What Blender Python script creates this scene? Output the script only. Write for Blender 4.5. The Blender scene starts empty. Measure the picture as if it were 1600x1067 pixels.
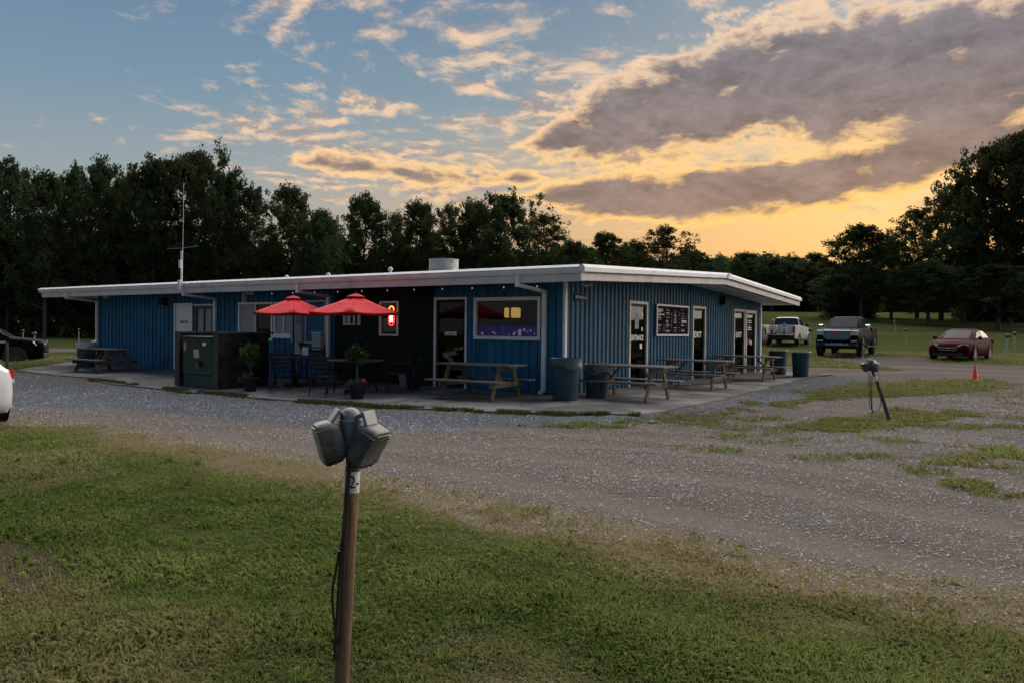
import bpy, bmesh, math, random
import numpy as np
from mathutils import Matrix, Vector

# ------------------------------------------------------------------ camera
F_PX = 1220.0; PITCH = math.radians(.84); ROLL = math.radians(.63); CAM_H = 1.37
scene = bpy.context.scene
COL = scene.collection
cam_data = bpy.data.cameras.new('camera')
cam_data.sensor_width = 36.0; cam_data.lens = F_PX / 1600 * 36
cam_data.clip_start = .05; cam_data.clip_end = 3000
cam = bpy.data.objects.new('camera', cam_data); COL.objects.link(cam)
_c, _s, _cr, _sr = math.cos(PITCH), math.sin(PITCH), math.cos(ROLL), math.sin(ROLL)
_right = Vector((1, 0, 0)); _up = Vector((0, _s, _c)); _back = Vector((0, -_c, _s))
_r2 = _right * _cr + _up * _sr; _u2 = _up * _cr - _right * _sr
cam.matrix_world = Matrix(((_r2.x, _u2.x, _back.x, 0), (_r2.y, _u2.y, _back.y, 0), (_r2.z, _u2.z, _back.z, CAM_H), (0, 0, 0, 1)))
scene.camera = cam
scene.render.resolution_x = 1024; scene.render.resolution_y = 682

# ------------------------------------------------------------------ sky
SUN_AZ = math.radians(27.0)      # to the right of +Y
SUN_EL = math.radians(18.0)
world = bpy.data.worlds.new('World'); scene.world = world; world.use_nodes = True
class NB:
    """small node-building helper: numbers or sockets in, socket out"""
    def __init__(self, tree): self.t = tree; self.n = tree.nodes; self.l = tree.links
    def put(self, sock, v):
        if hasattr(v, 'is_output'): self.l.new(v, sock)
        else: sock.default_value = v
    def m(self, op, a, b=0.0, c=0.0, clamp=False):
        n = self.n.new('ShaderNodeMath'); n.operation = op; n.use_clamp = clamp
        self.put(n.inputs[0], a); self.put(n.inputs[1], b); self.put(n.inputs[2], c)
        return n.outputs[0]
    def add(self, a, b): return self.m('ADD', a, b)
    def sub(self, a, b): return self.m('SUBTRACT', a, b)
    def mul(self, a, b): return self.m('MULTIPLY', a, b)
    def div(self, a, b): return self.m('DIVIDE', a, b)
    def sstep(self, v, lo, hi, t0=0.0, t1=1.0):
        n = self.n.new('ShaderNodeMapRange'); n.interpolation_type = 'SMOOTHSTEP'
        self.put(n.inputs[0], v); n.inputs[1].default_value = lo; n.inputs[2].default_value = hi
        n.inputs[3].default_value = t0; n.inputs[4].default_value = t1
        return n.outputs[0]
    def lin(self, v, lo, hi, t0=0.0, t1=1.0):
        n = self.n.new('ShaderNodeMapRange'); n.clamp = True
        self.put(n.inputs[0], v); n.inputs[1].default_value = lo; n.inputs[2].default_value = hi
        n.inputs[3].default_value = t0; n.inputs[4].default_value = t1
        return n.outputs[0]
    def mix(self, f, a, b, mode='MIX'):
        n = self.n.new('ShaderNodeMix'); n.data_type = 'RGBA'; n.blend_type = mode; n.clamp_factor = True
        self.put(n.inputs[0], f)
        for k, v in ((6, a), (7, b)):
            self.put(n.inputs[k], v if hasattr(v, 'is_output') else (*v[:3], 1.0))
        return n.outputs[2]
    def ramp(self, f, stops, interp='LINEAR'):
        n = self.n.new('ShaderNodeValToRGB'); cr = n.color_ramp; cr.interpolation = interp
        while len(cr.elements) < len(stops): cr.elements.new(0.5)
        for e, (p, c) in zip(cr.elements, stops):
            e.position = p; e.color = (*c[:3], 1.0) if len(c) == 3 else c
        self.put(n.inputs[0], f); return n.outputs[0]
    def comb(self, x, y, z):
        n = self.n.new('ShaderNodeCombineXYZ')
        for k, v in enumerate((x, y, z)): self.put(n.inputs[k], v)
        return n.outputs[0]
    def sep(self, v):
        n = self.n.new('ShaderNodeSeparateXYZ'); self.put(n.inputs[0], v); return n.outputs
    def sepc(self, v):
        n = self.n.new('ShaderNodeSeparateColor'); self.put(n.inputs[0], v); return n.outputs
    def noise(self, vec, scale, detail=4, rough=.5, dist=0.0, color=False, lac=2.0):
        n = self.n.new('ShaderNodeTexNoise')
        if vec is not None: self.put(n.inputs['Vector'], vec)
        n.inputs['Scale'].default_value = scale; n.inputs['Detail'].default_value = detail
        n.inputs['Roughness'].default_value = rough; n.inputs['Distortion'].default_value = dist
        n.inputs['Lacunarity'].default_value = lac
        return n.outputs['Color' if color else 'Fac']

def build_sky():
    t = world.node_tree; t.nodes.clear(); b = NB(t)
    tc = t.nodes.new('ShaderNodeTexCoord').outputs['Generated']
    X, Y, Z = b.sep(tc)[:3]
    deg = 57.29578
    az = b.mul(b.m('ARCTAN2', X, Y), deg)
    el = b.mul(b.m('ARCSINE', Z), deg)
    sky = t.nodes.new('ShaderNodeTexSky'); sky.sky_type = 'NISHITA'; sky.sun_disc = False
    sky.sun_elevation = SUN_EL; sky.sun_rotation = SUN_AZ
    sky.altitude = 200; sky.air_density = 1.2; sky.dust_density = 2.5; sky.ozone_density = 2.0
    nish = b.mix(1.0, sky.outputs[0], (SKY_K,) * 3, 'MULTIPLY')
    # angle to the sun's azimuth, 1 towards it, 0 away
    rel = b.m('COSINE', b.mul(b.sub(az, math.degrees(SUN_AZ)), 1 / deg))
    side = b.lin(rel, -1, 1)
    # evening air: clear blue above, pale band lower, amber towards the sun
    e01 = b.lin(el, -5, 85)
    away = b.ramp(e01, AWAY); toward = b.ramp(e01, TOWARD)
    grad = b.mix(b.m('POWER', side, 13.0), away, toward)
    base = b.mix(.85, nish, grad)
    # ---------------------------------------------------------- clouds
    vq = b.comb(b.mul(az, .16), b.mul(el, .32), 0.0)
    warp = b.noise(vq, .9, 3, .5, color=True)
    wv = t.nodes.new('ShaderNodeVectorMath'); wv.operation = 'MULTIPLY_ADD'
    b.put(wv.inputs[0], warp); wv.inputs[1].default_value = (.55, .55, 0); b.put(wv.inputs[2], vq)
    q = wv.outputs[0]
    sh = t.nodes.new('ShaderNodeVectorMath'); sh.operation = 'ADD'
    b.put(sh.inputs[0], q); sh.inputs[1].default_value = (.05, -.22, 0)
    nA = b.noise(q, 1.5, 8, .55); nA2 = b.noise(sh.outputs[0], 1.5, 8, .55)
    nF = b.noise(q, 6.5, 7, .62); nF2 = b.noise(sh.outputs[0], 6.5, 7, .62)
    a01 = b.lin(az, -20, 60)
    def band(stops, fade):
        # stops: (azimuth, centre elevation, half thickness)
        r = b.sepc(b.ramp(a01, [((a + 20) / 80, (c / 30, h / 10, 0)) for a, c, h in stops]))
        cen = b.mul(r[0], 30); half = b.add(b.mul(r[1], 10), .001)
        m = b.sub(1.0, b.m('ABSOLUTE', b.div(b.sub(el, cen), half)))
        return b.add(m, b.sstep(az, fade[0], fade[1], -2.0, 0.0))
    b1 = band(BANK1, (-4, 5)); b2 = band(BANK2, (-5, 6))
    b3 = b.sub(band(BANK3, (-22, -14)), b.sstep(az, 0, 6, .66, 2.5))
    m = b.m('MAXIMUM', b.m('MAXIMUM', b1, b2), b3)
    m = b.m('MINIMUM', b.m('MAXIMUM', m, -1.0), .66)
    # ragged banks
    f1 = b.add(b.mul(m, 1.15), b.add(b.mul(b.sub(nA, .5), 3.1), b.mul(b.sub(nF, .5), 1.0)))
    f1s = b.add(b.mul(m, 1.15), b.add(b.mul(b.sub(nA2, .5), 3.1), b.mul(b.sub(nF2, .5), 1.0)))
    # thin bright sheet inside the gap between the banks
    gap = b.mul(b.sstep(b.m('ABSOLUTE', b.sub(el, 12.0)), 4.0, .8), b.mul(b.sstep(az, -1, 8), b.sstep(az, 34, 24)))
    d1 = b.sstep(f1, -.34, .10)
    # broken altocumulus, thinning out to the left
    vp = b.comb(b.div(X, b.add(b.m('MAXIMUM', Z, 0), .14)), b.div(Y, b.add(b.m('MAXIMUM', Z, 0), .14)), 3.7)
    wp = b.noise(vp, 1.6, 3, .5, color=True)
    wv2 = t.nodes.new('ShaderNodeVectorMath'); wv2.operation = 'MULTIPLY_ADD'
    b.put(wv2.inputs[0], wp); wv2.inputs[1].default_value = (.35, .35, 0); b.put(wv2.inputs[2], vp)
    nS = b.noise(wv2.outputs[0], 8.0, 7, .60)
    shp = t.nodes.new('ShaderNodeVectorMath'); shp.operation = 'ADD'
    b.put(shp.inputs[0], wv2.outputs[0]); shp.inputs[1].default_value = (.02, .05, 0)
    nS2 = b.noise(shp.outputs[0], 8.0, 7, .60)
    nL = b.noise(vp, 1.35, 2, .5)
    cover = b.mul(b.sstep(az, -36, -13, .0, 1.0), b.sstep(el, 5.5, 9.5))
    cover = b.mul(cover, b.sstep(el, 60, 22, .25, 1.0))
    cover = b.mul(cover, b.sstep(b.m('ABSOLUTE', az), 180, 60, .35, 1.0))
    fS = b.add(b.add(b.sub(nS, .475), b.mul(b.sub(nL, .5), .48)), b.mul(b.sub(cover, 1.0), .22))
    zone = b.mul(b.mul(b.sstep(az, -24, -15), b.sstep(az, 8, 0)), b.mul(b.sstep(el, 8, 11), b.sstep(el, 28, 22)))
    fS = b.add(fS, b.mul(zone, .035))
    d2 = b.sstep(fS, -.035, .20)
    lit2 = b.sstep(b.add(b.sub(nS, nS2), b.mul(b.sub(.10, fS), .5)), -.08, .08)
    # ---------------------------------------------------------- cloud colours
    low = b.sstep(el, 20, 8)
    sunward = b.m('POWER', side, 5.0)
    bright = b.mix(b.mul(low, sunward), C_PEACH, C_GOLD)
    core = b.mix(b.mul(low, sunward), C_CORE_HI, C_CORE_LO)
    thick = b.sstep(b.add(f1, b.mul(b.m('MAXIMUM', m, 0.0), .35)), -.05, .66)
    rim = b.sstep(b.sub(f1, f1s), .06, .42)
    thick = b.m('MAXIMUM', b.sub(thick, b.mul(rim, b.sstep(m, .25, -.15, .0, .45))), 0.0)
    vv = b.lin(b.add(nA2, b.mul(b.sub(nF, nF2), .35)), .28, .72, .72, 1.32)
    core = b.mix(1.0, core, b.comb(vv, vv, vv), 'MULTIPLY')
    col1 = b.mix(thick, bright, core)
    col2 = b.mix(lit2, C_SMALL_SH, b.mix(b.mul(low, sunward), C_PEACH, C_PEACH2))
    c = b.mix(b.mul(gap, b.mul(b.sstep(nF, .38, .66), .8)), base, C_GAP)
    c = b.mix(b.mul(d2, .92), c, col2)
    c = b.mix(b.mul(d1, .97), c, col1)
    # streaks low over the horizon
    vs = b.comb(b.mul(az, .05), b.mul(el, .55), 9.0)
    nst = b.noise(vs, 1.6, 5, .55)
    st = b.mul(b.sstep(nst, .56, .70), b.mul(b.sstep(el, 2.0, 3.5), b.sstep(el, 9.5, 7.0)))
    c = b.mix(b.mul(st, .55), c, C_STREAK)
    bg = t.nodes.new('ShaderNodeBackground'); bg.inputs[1].default_value = SKY_STRENGTH
    b.put(bg.inputs[0], c)
    out = t.nodes.new('ShaderNodeOutputWorld'); t.links.new(bg.outputs[0], out.inputs[0])
def _e(el): return (el + 5) / 90
SKY_K = .04; SKY_STRENGTH = .525
AWAY = [(0, (.34, .31, .30)), (_e(2), (.42, .38, .36)), (_e(9), (.37, .43, .45)), (_e(16), (.215, .345, .46)), (_e(26), (.125, .225, .39)), (_e(50), (.095, .18, .35)), (1, (.07, .14, .30))]
TOWARD = [(0, (.62, .33, .12)), (_e(3), (1.0, .46, .10)), (_e(8), (1.05, .57, .15)), (_e(11), (.80, .56, .28)), (_e(16), (.33, .38, .38)), (_e(24), (.17, .27, .38)), (_e(50), (.10, .18, .33)), (1, (.07, .14, .30))]
BANK1 = [(-5, 12.6, .6), (2, 13.4, 1.8), (9, 15.2, 3.2), (18, 16.9, 3.9), (26, 16.4, 4.6), (34, 15.8, 5.0), (60, 14, 6)]
BANK3 = [(-20, 10.8, .8), (-14, 11.6, 1.5), (-8, 11.2, 1.9), (-2, 10.8, 1.6), (3, 11, .8), (7, 11.5, .2)]
BANK2 = [(-5, 9.6, .5), (2, 9.6, 1.2), (8, 9.7, 1.6), (18, 9.9, 1.9), (26, 11.0, 1.7), (34, 12.2, 1.5), (60, 12, 2)]
C_PEACH = (.92, .66, .46); C_PEACH2 = (1.0, .62, .32); C_GOLD = (1.20, .70, .20); C_GAP = (1.0, .70, .30)
C_CORE_HI = (.235, .208, .222); C_CORE_LO = (.335, .225, .175); C_SMALL_SH = (.40, .34, .33); C_STREAK = (.42, .27, .20)
build_sky()
world.cycles.sampling_method = 'MANUAL'; world.cycles.sample_map_resolution = 256
sun_data = bpy.data.lights.new('sun', 'SUN'); sun_data.energy = 4.3; sun_data.angle = math.radians(136)   # sun itself is down behind cloud: its light comes broad and soft from the west
sun_data.color = (1.0, .90, .80)
sun = bpy.data.objects.new('sun', sun_data); COL.objects.link(sun)
_sd = Vector((math.sin(SUN_AZ) * math.cos(SUN_EL), math.cos(SUN_AZ) * math.cos(SUN_EL), math.sin(SUN_EL)))
sun.rotation_euler = (-_sd).to_track_quat('-Z', 'Y').to_euler()
scene.view_settings.view_transform = 'Standard'; scene.view_settings.look = 'None'
scene.view_settings.exposure = 0.90; scene.view_settings.gamma = 1.0; scene.view_settings.use_curve_mapping = False

# ------------------------------------------------------------------ pixel -> place helpers
TH = math.radians(34.7); CX, CY = 1.11, 16.74          # near corner of the building, its turn
UX, UY = math.sin(TH), math.cos(TH); WX, WY = -math.cos(TH), math.sin(TH)
def px_ray(px, py):
    x2 = (px - 800) / F_PX; y2 = (533.5 - py) / F_PX
    x = x2 * _cr - y2 * _sr; y = x2 * _sr + y2 * _cr
    return (x, _c + y * _s, -_s + y * _c)
def smooth01(t):
    t = np.clip(t, 0, 1); return t * t * (3 - 2 * t)
_RY = [0, 22, 27, 35, 40, 50, 60, 80, 110, 150, 300, 900]; _RZ = [-.13, -.12, -.06, .18, .27, .5, .95, 2.5, 4.3, 5.5, 8, 14]
_LY = [0, 22, 30, 36, 50, 75, 95, 300, 900]; _LZ = [-.15, -.22, -.36, -.44, -.30, -.12, .05, 1.0, 3.0]
def terrain(x, y):
    x = np.asarray(x, float); y = np.asarray(y, float)
    t = smooth01((x / np.maximum(y, 4) + .25) / .5)
    z = np.interp(y, _LY, _LZ) * (1 - t) + np.interp(y, _RY, _RZ) * t
    z = z - .17 * np.exp(-(((x + 10) / 4.5) ** 2 + ((y - 12.5) / 4.0) ** 2))
    z = z - .05 * smooth01((9 - y) / 5)
    # the lot is graded up to the concrete apron
    lx = -((x - CX) * WX + (y - CY) * WY); ly = (x - CX) * UX + (y - CY) * UY
    dist = np.maximum(np.maximum(lx, -ly), 0)
    w = smooth01((7.0 - dist) / 3.0) * smooth01((lx + 27) / 4) * smooth01((17 - ly) / 3)
    z = z * (1 - w) + (-.022 * dist - .028) * w
    return z
def gp(px, py, z=None):
    """ground point under a pixel; follows the terrain when z is not given"""
    r = px_ray(px, py); zz = -.1 if z is None else z
    for _ in range(40):
        t = (zz - CAM_H) / r[2] if r[2] < -1e-5 else 400
        t = min(max(t, 1), 400)
        if z is not None: break
        nz = float(terrain(r[0] * t, r[1] * t)); zz = zz * .5 + nz * .5
    return (r[0] * t, r[1] * t, zz)
def at(px, py, dist):
    r = px_ray(px, py); t = dist / r[1]
    return (r[0] * t, r[1] * t, CAM_H + r[2] * t)
def ground_at(px, dist):
    """place on the ground at a known distance, in the column of a pixel"""
    p = at(px, 515, dist); return (p[0], p[1], float(terrain(p[0], p[1])))
def loc(x, y, z=0.0):
    """building frame (x along the front to the right, y into the building) -> world"""
    return Vector((CX - WX * x + UX * y, CY - WY * x + UY * y, z))
ROT = -TH
def to_local(wx, wy):
    return -((wx - CX) * WX + (wy - CY) * WY), (wx - CX) * UX + (wy - CY) * UY
def slab_z(x, y):
    return -.022 * max(0.0, x, -y)
def pl(x, y): return loc(x, y, slab_z(x, y))

# ------------------------------------------------------------------ mesh + object helpers
class MB:
    def __init__(self): self.v = []; self.f = []; self.M = Matrix.Identity(4); self.mi = []; self.cur = 0
    def at(self, M): self.M = M; return self
    def _add(self, vs, fs):
        o = len(self.v); M = self.M
        self.v += [tuple(M @ Vector(p)) for p in vs]
        self.f += [tuple(i + o for i in f) for f in fs]; self.mi += [self.cur] * len(fs)
        return self
    def box(self, x0, x1, y0, y1, z0, z1, M=None):
        vs = [(x, y, z) for z in (z0, z1) for y in (y0, y1) for x in (x0, x1)]
        if M is not None: vs = [tuple(M @ Vector(p)) for p in vs]
        return self._add(vs, [(0, 2, 3, 1), (4, 5, 7, 6), (0, 1, 5, 4), (2, 6, 7, 3), (0, 4, 6, 2), (1, 3, 7, 5)])
    def tube(self, pts, rad, n=8, caps=True):
        pts = [Vector(p) for p in pts]
        rad = [rad] * len(pts) if isinstance(rad, (int, float)) else rad
        vs = []; ref = None
        for i, p in enumerate(pts):
            d = (pts[min(i + 1, len(pts) - 1)] - pts[max(i - 1, 0)]).normalized()
            if ref is None: ref = Vector((0, 0, 1)) if abs(d.z) < .9 else Vector((1, 0, 0))
            a = d.cross(ref).normalized(); bb = a.cross(d).normalized(); ref = bb
            for k in range(n):
                w = 2 * math.pi * k / n
                vs.append(tuple(p + (a * math.cos(w) + bb * math.sin(w)) * rad[i]))
        fs = []
        for i in range(len(pts) - 1):
            for k in range(n):
                fs.append((i * n + k, i * n + (k + 1) % n, (i + 1) * n + (k + 1) % n, (i + 1) * n + k))
        if caps:
            fs.append(tuple(range(n))[::-1]); fs.append(tuple((len(pts) - 1) * n + k for k in range(n)))
        return self._add(vs, fs)
    def bar(self, p0, p1, w, h, up=(0, 0, 1)):
        """rectangular timber from p0 to p1, w across, h along the up side"""
        p0 = Vector(p0); p1 = Vector(p1); d = (p1 - p0).normalized(); u = Vector(up)
        a = d.cross(u).normalized(); bb = a.cross(d).normalized()
        vs = [tuple(p + a * sx * w / 2 + bb * sy * h / 2) for p in (p0, p1) for sx, sy in ((-1, -1), (1, -1), (1, 1), (-1, 1))]
        return self._add(vs, [(3, 2, 1, 0), (4, 5, 6, 7), (0, 1, 5, 4), (1, 2, 6, 5), (2, 3, 7, 6), (3, 0, 4, 7)])
    def lathe(self, prof, n=20, cap=True):
        vs = []; fs = []
        for r, z in prof:
            for k in range(n):
                w = 2 * math.pi * k / n; vs.append((r * math.cos(w), r * math.sin(w), z))
        m = len(prof)
        for i in range(m - 1):
            for k in range(n):
                fs.append((i * n + k, i * n + (k + 1) % n, (i + 1) * n + (k + 1) % n, (i + 1) * n + k))
        if cap:
            if prof[0][0] > 1e-4: fs.append(tuple(range(n))[::-1])
            if prof[-1][0] > 1e-4: fs.append(tuple((m - 1) * n + k for k in range(n)))
        return self._add(vs, fs)
    def prism(self, poly, z0, z1):
        n = len(poly)
        vs = [(x, y, z0) for x, y in poly] + [(x, y, z1) for x, y in poly]
        fs = [tuple(range(n))[::-1], tuple(range(n, 2 * n))] + [(k, (k + 1) % n, n + (k + 1) % n, n + k) for k in range(n)]
        return self._add(vs, fs)
    def loft(self, rings, cap=True, closed=True):
        n = len(rings[0]); vs = [p for r in rings for p in r]; fs = []
        for i in range(len(rings) - 1):
            for k in range(n if closed else n - 1):
                fs.append((i * n + k, i * n + (k + 1) % n, (i + 1) * n + (k + 1) % n, (i + 1) * n + k))
        if cap:
            fs.append(tuple(range(n))[::-1]); fs.append(tuple((len(rings) - 1) * n + k for k in range(n)))
        return self._add(vs, fs)
    def quad(self, a, b, c, d): return self._add([a, b, c, d], [(0, 1, 2, 3)])
    def mesh(self, name, mat=None, smooth=False):
        me = bpy.data.meshes.new(name); me.from_pydata(self.v, [], self.f)
        mats = mat if isinstance(mat, (list, tuple)) else [mat]
        for m in mats:
            if m is not None: me.materials.append(m)
        if len(mats) > 1: me.polygons.foreach_set('material_index', self.mi)
        if smooth:
            me.polygons.foreach_set('use_smooth', [True] * len(me.polygons))
            me.set_sharp_from_angle(angle=math.radians(38 if smooth is True else smooth))
        me.update(); return me
    def build(self, name, mat, parent=None, smooth=False, loc=None, rot=None, bevel=0):
        o = link(name, self.mesh(name, mat, smooth), parent)
        if loc is not None: o.location = loc
        if rot is not None: o.rotation_euler = rot
        if bevel:
            mo = o.modifiers.new('bevel', 'BEVEL'); mo.width = bevel; mo.segments = 2; mo.limit_method = 'ANGLE'
        return o
def link(name, data, parent=None):
    o = bpy.data.objects.new(name, data); COL.objects.link(o)
    if parent is not None: o.parent = parent
    return o
def tag(o, label=None, cat=None, group=None, kind=None):
    if label: o['label'] = label
    if cat: o['category'] = cat
    if group: o['group'] = group
    if kind: o['kind'] = kind
    return o
def thing(name, label, cat, loc=(0, 0, 0), rotz=0.0, group=None):
    o = bpy.data.objects.new(name, None); o.empty_display_size = .2; COL.objects.link(o)
    o.location = loc; o.rotation_euler = (0, 0, rotz)
    return tag(o, label, cat, group)
def children(o): return [c for c in KIDS.get(o.name, [])]
def copy_tree(o, parent=None):
    c = o.copy(); COL.objects.link(c); c.parent = parent
    for ch in list(o.children): copy_tree(ch, c)
    return c
def dup(o, loc, rotz, label, scale=None, group=None):
    c = copy_tree(o); c.location = loc; c.rotation_euler = (0, 0, rotz); c['label'] = label
    if scale is not None: c.scale = scale if not isinstance(scale, (int, float)) else (scale,) * 3
    if group: c['group'] = group
    return c
def T(x=0, y=0, z=0): return Matrix.Translation((x, y, z))
def R(a, ax): return Matrix.Rotation(math.radians(a), 4, ax)
def text_mesh(name, s, size, mat, parent, M, width=None, extrude=.002, bold=0.0):
    cu = bpy.data.curves.new(name, 'FONT'); cu.body = s; cu.size = size; cu.extrude = extrude
    cu.align_x = 'CENTER'; cu.align_y = 'CENTER'; cu.offset = bold
    tmp = bpy.data.objects.new('tmp_text', cu); COL.objects.link(tmp)
    dg = bpy.context.evaluated_depsgraph_get()
    me = bpy.data.meshes.new_from_object(tmp.evaluated_get(dg)); me.name = name
    bpy.data.objects.remove(tmp); bpy.data.curves.remove(cu)
    me.materials.clear(); me.materials.append(mat)
    if width:
        xs = [v.co.x for v in me.vertices]; w = max(xs) - min(xs)
        me.transform(Matrix.Diagonal((width / w, 1, 1, 1)))
    me.transform(M)
    return link(name, me, parent)

# ------------------------------------------------------------------ numpy value noise
def vnoise(x, y, scale, octaves=4, seed=0, rough=.5):
    out = np.zeros_like(x, float); amp = 1.0; tot = 0.0
    for o in range(octaves):
        fx = x * scale * 2 ** o; fy = y * scale * 2 ** o
        ix = np.floor(fx).astype(np.int64); iy = np.floor(fy).astype(np.int64)
        tx = smooth01(fx - ix); ty = smooth01(fy - iy)
        def h(a, b):
            n = (a * 374761393 + b * 668265263 + (seed + o * 17) * 1442695041) & 0xffffffff
            n = ((n ^ (n >> 13)) * 1274126177) & 0xffffffff
            return ((n ^ (n >> 16)) & 0xffff) / 65535.0
        v = (h(ix, iy) * (1 - tx) + h(ix + 1, iy) * tx) * (1 - ty) + (h(ix, iy + 1) * (1 - tx) + h(ix + 1, iy + 1) * tx) * ty
        out += v * amp; tot += amp; amp *= rough
    return out / tot
def poly_sd(x, y, poly):
    """signed distance to polygon, positive inside"""
    d2 = np.full(x.shape, 1e12); inside = np.zeros(x.shape, bool); n = len(poly)
    for i in range(n):
        ax, ay = poly[i][:2]; bx, by = poly[(i + 1) % n][:2]
        ex, ey = bx - ax, by - ay
        t = np.clip(((x - ax) * ex + (y - ay) * ey) / (ex * ex + ey * ey + 1e-12), 0, 1)
        d2 = np.minimum(d2, (x - ax - t * ex) ** 2 + (y - ay - t * ey) ** 2)
        cond = ((ay > y) != (by > y)) & (x < (bx - ax) * (y - ay) / (by - ay + 1e-12) + ax)
        inside ^= cond
    d = np.sqrt(d2); return np.where(inside, d, -d)

# ------------------------------------------------------------------ materials
MATS = {}
def pbr(name, color, rough=.6, metal=0.0, var=.12, scale=6.0, bump=0.0, bscale=60.0, dirt=None, spec=.5, coat=0.0, objvar=0.0, stretch=None, emit=None, estr=0.0):
    """procedural surface: base colour broken up by two noises, optional dirt colour, bump, per-object tone"""
    if name in MATS: return MATS[name]
    m = bpy.data.materials.new(name); m.use_nodes = True; t = m.node_tree; b = NB(t)
    bs = t.nodes['Principled BSDF']
    tc = t.nodes.new('ShaderNodeTexCoord').outputs['Object']
    vec = tc
    if stretch:
        mp = t.nodes.new('ShaderNodeMapping'); mp.inputs['Scale'].default_value = stretch; t.links.new(tc, mp.inputs[0]); vec = mp.outputs[0]
    n1 = b.noise(vec, scale, 5, .6)
    f = b.lin(n1, .3, .7, 1 - var, 1 + var)
    if objvar:
        oi = t.nodes.new('ShaderNodeObjectInfo')
        f = b.mul(f, b.lin(oi.outputs['Random'], 0, 1, 1 - objvar, 1 + objvar))
    c = b.mix(1.0, color, b.comb(f, f, f), 'MULTIPLY')
    if dirt:
        dcol, amt = dirt
        n2 = b.noise(vec, scale * .45, 6, .65)
        c = b.mix(b.sstep(n2, .62 - amt * .3, .80 - amt * .3), c, dcol)
    t.links.new(c, bs.inputs['Base Color'])
    bs.inputs['Roughness'].default_value = rough; bs.inputs['Metallic'].default_value = metal
    bs.inputs['Specular IOR Level'].default_value = spec; bs.inputs['Coat Weight'].default_value = coat
    bs.inputs['Coat Roughness'].default_value = .06
    if emit:
        bs.inputs['Emission Color'].default_value = (*emit, 1); bs.inputs['Emission Strength'].default_value = estr
    if bump:
        bn = t.nodes.new('ShaderNodeBump'); bn.inputs['Strength'].default_value = bump; bn.inputs['Distance'].default_value = .01
        b.put(bn.inputs['Height'], b.noise(vec, bscale, 4, .6)); t.links.new(bn.outputs[0], bs.inputs['Normal'])
    MATS[name] = m; return m
def glass(name, tint=(.75, .8, .82), refl=.45, dark=.0):
    """thin window glass: mirror reflection by angle over a clear or smoked pane"""
    if name in MATS: return MATS[name]
    m = bpy.data.materials.new(name); m.use_nodes = True; t = m.node_tree; t.nodes.clear(); b = NB(t)
    fr = t.nodes.new('ShaderNodeFresnel'); fr.inputs[0].default_value = 1.5
    g = t.nodes.new('ShaderNodeBsdfGlossy'); g.inputs['Roughness'].default_value = .02; g.inputs['Color'].default_value = (refl, refl, refl, 1)
    tr = t.nodes.new('ShaderNodeBsdfTransparent'); tr.inputs[0].default_value = (*tint, 1)
    mx = t.nodes.new('ShaderNodeMixShader'); t.links.new(b.m('MINIMUM', b.mul(fr.outputs[0], .8), 1.0), mx.inputs[0])
    t.links.new(tr.outputs[0], mx.inputs[1]); t.links.new(g.outputs[0], mx.inputs[2])
    o = t.nodes.new('ShaderNodeOutputMaterial'); t.links.new(mx.outputs[0], o.inputs[0])
    MATS[name] = m; return m

# ================================================================== ground
def P2(lst): return [gp(a, b)[:2] for a, b in lst]
LAWN_EDGE = [(-500, 655), (-200, 660), (0, 666), (120, 672), (230, 694), (330, 702), (450, 728), (520, 748), (620, 778), (720, 806), (850, 836), (950, 856),
             (1050, 878), (1150, 905), (1300, 934), (1450, 958), (1600, 985), (1900, 1040), (2400, 1130)]
LAWN = P2(LAWN_EDGE) + [(40, -30), (-40, -30)]
LOT = P2([(-900, 572), (-300, 576), (0, 577), (60, 577)]) + [tuple(loc(-21.5, 1.2)[:2]), tuple(loc(-21.5, 15.5)[:2]), tuple(loc(4, 18)[:2])] + \
    P2([(1262, 556), (1340, 556), (1440, 558), (1462, 567), (1600, 570), (1900, 576), (2600, 590)]) + [(80, -30), (-80, -30)]
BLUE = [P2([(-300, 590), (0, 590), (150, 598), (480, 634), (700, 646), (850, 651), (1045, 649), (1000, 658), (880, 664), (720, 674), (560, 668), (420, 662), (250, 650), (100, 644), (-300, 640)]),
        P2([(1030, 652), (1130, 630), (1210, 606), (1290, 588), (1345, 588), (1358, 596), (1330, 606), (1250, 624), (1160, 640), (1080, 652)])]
PATCH = [(P2([(1262, 612), (1330, 600), (1430, 593), (1540, 592), (1590, 598), (1560, 612), (1440, 617), (1340, 622), (1240, 634), (1215, 634)]), .9),
         (P2([(1230, 668), (1290, 655), (1400, 642), (1500, 642), (1540, 650), (1500, 661), (1400, 668), (1300, 678)]), .95),
         (P2([(820, 668), (900, 660), (1050, 656), (1130, 640), (1190, 622), (1180, 636), (1100, 662), (980, 672)]), .62),
         (P2([(1060, 665), (1200, 660), (1280, 690), (1180, 700)]), .28),
         (P2([(1290, 690), (1420, 686), (1520, 700), (1600, 720), (1600, 745), (1480, 735), (1380, 715)]), .30),
         (P2([(1540, 600), (1700, 610), (1700, 720), (1600, 680), (1560, 650)]), .30),
         (P2([(690, 790), (860, 790), (900, 820), (760, 828)]), .55)]
DIRT = [(P2([(-160, 835), (60, 846), (130, 880), (95, 930), (50, 985), (-160, 1010)]), 1.0), (P2([(60, 1000), (180, 972), (300, 985), (250, 1040), (90, 1080), (-60, 1110)]), .9),
        (P2([(110, 905), (260, 898), (290, 915), (150, 935)]), .55), (P2([(560, 935), (700, 915), (760, 930), (640, 960)]), .45)]
PATH = P2([(-400, 549), (172, 550), (172, 544), (-400, 543)])
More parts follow.
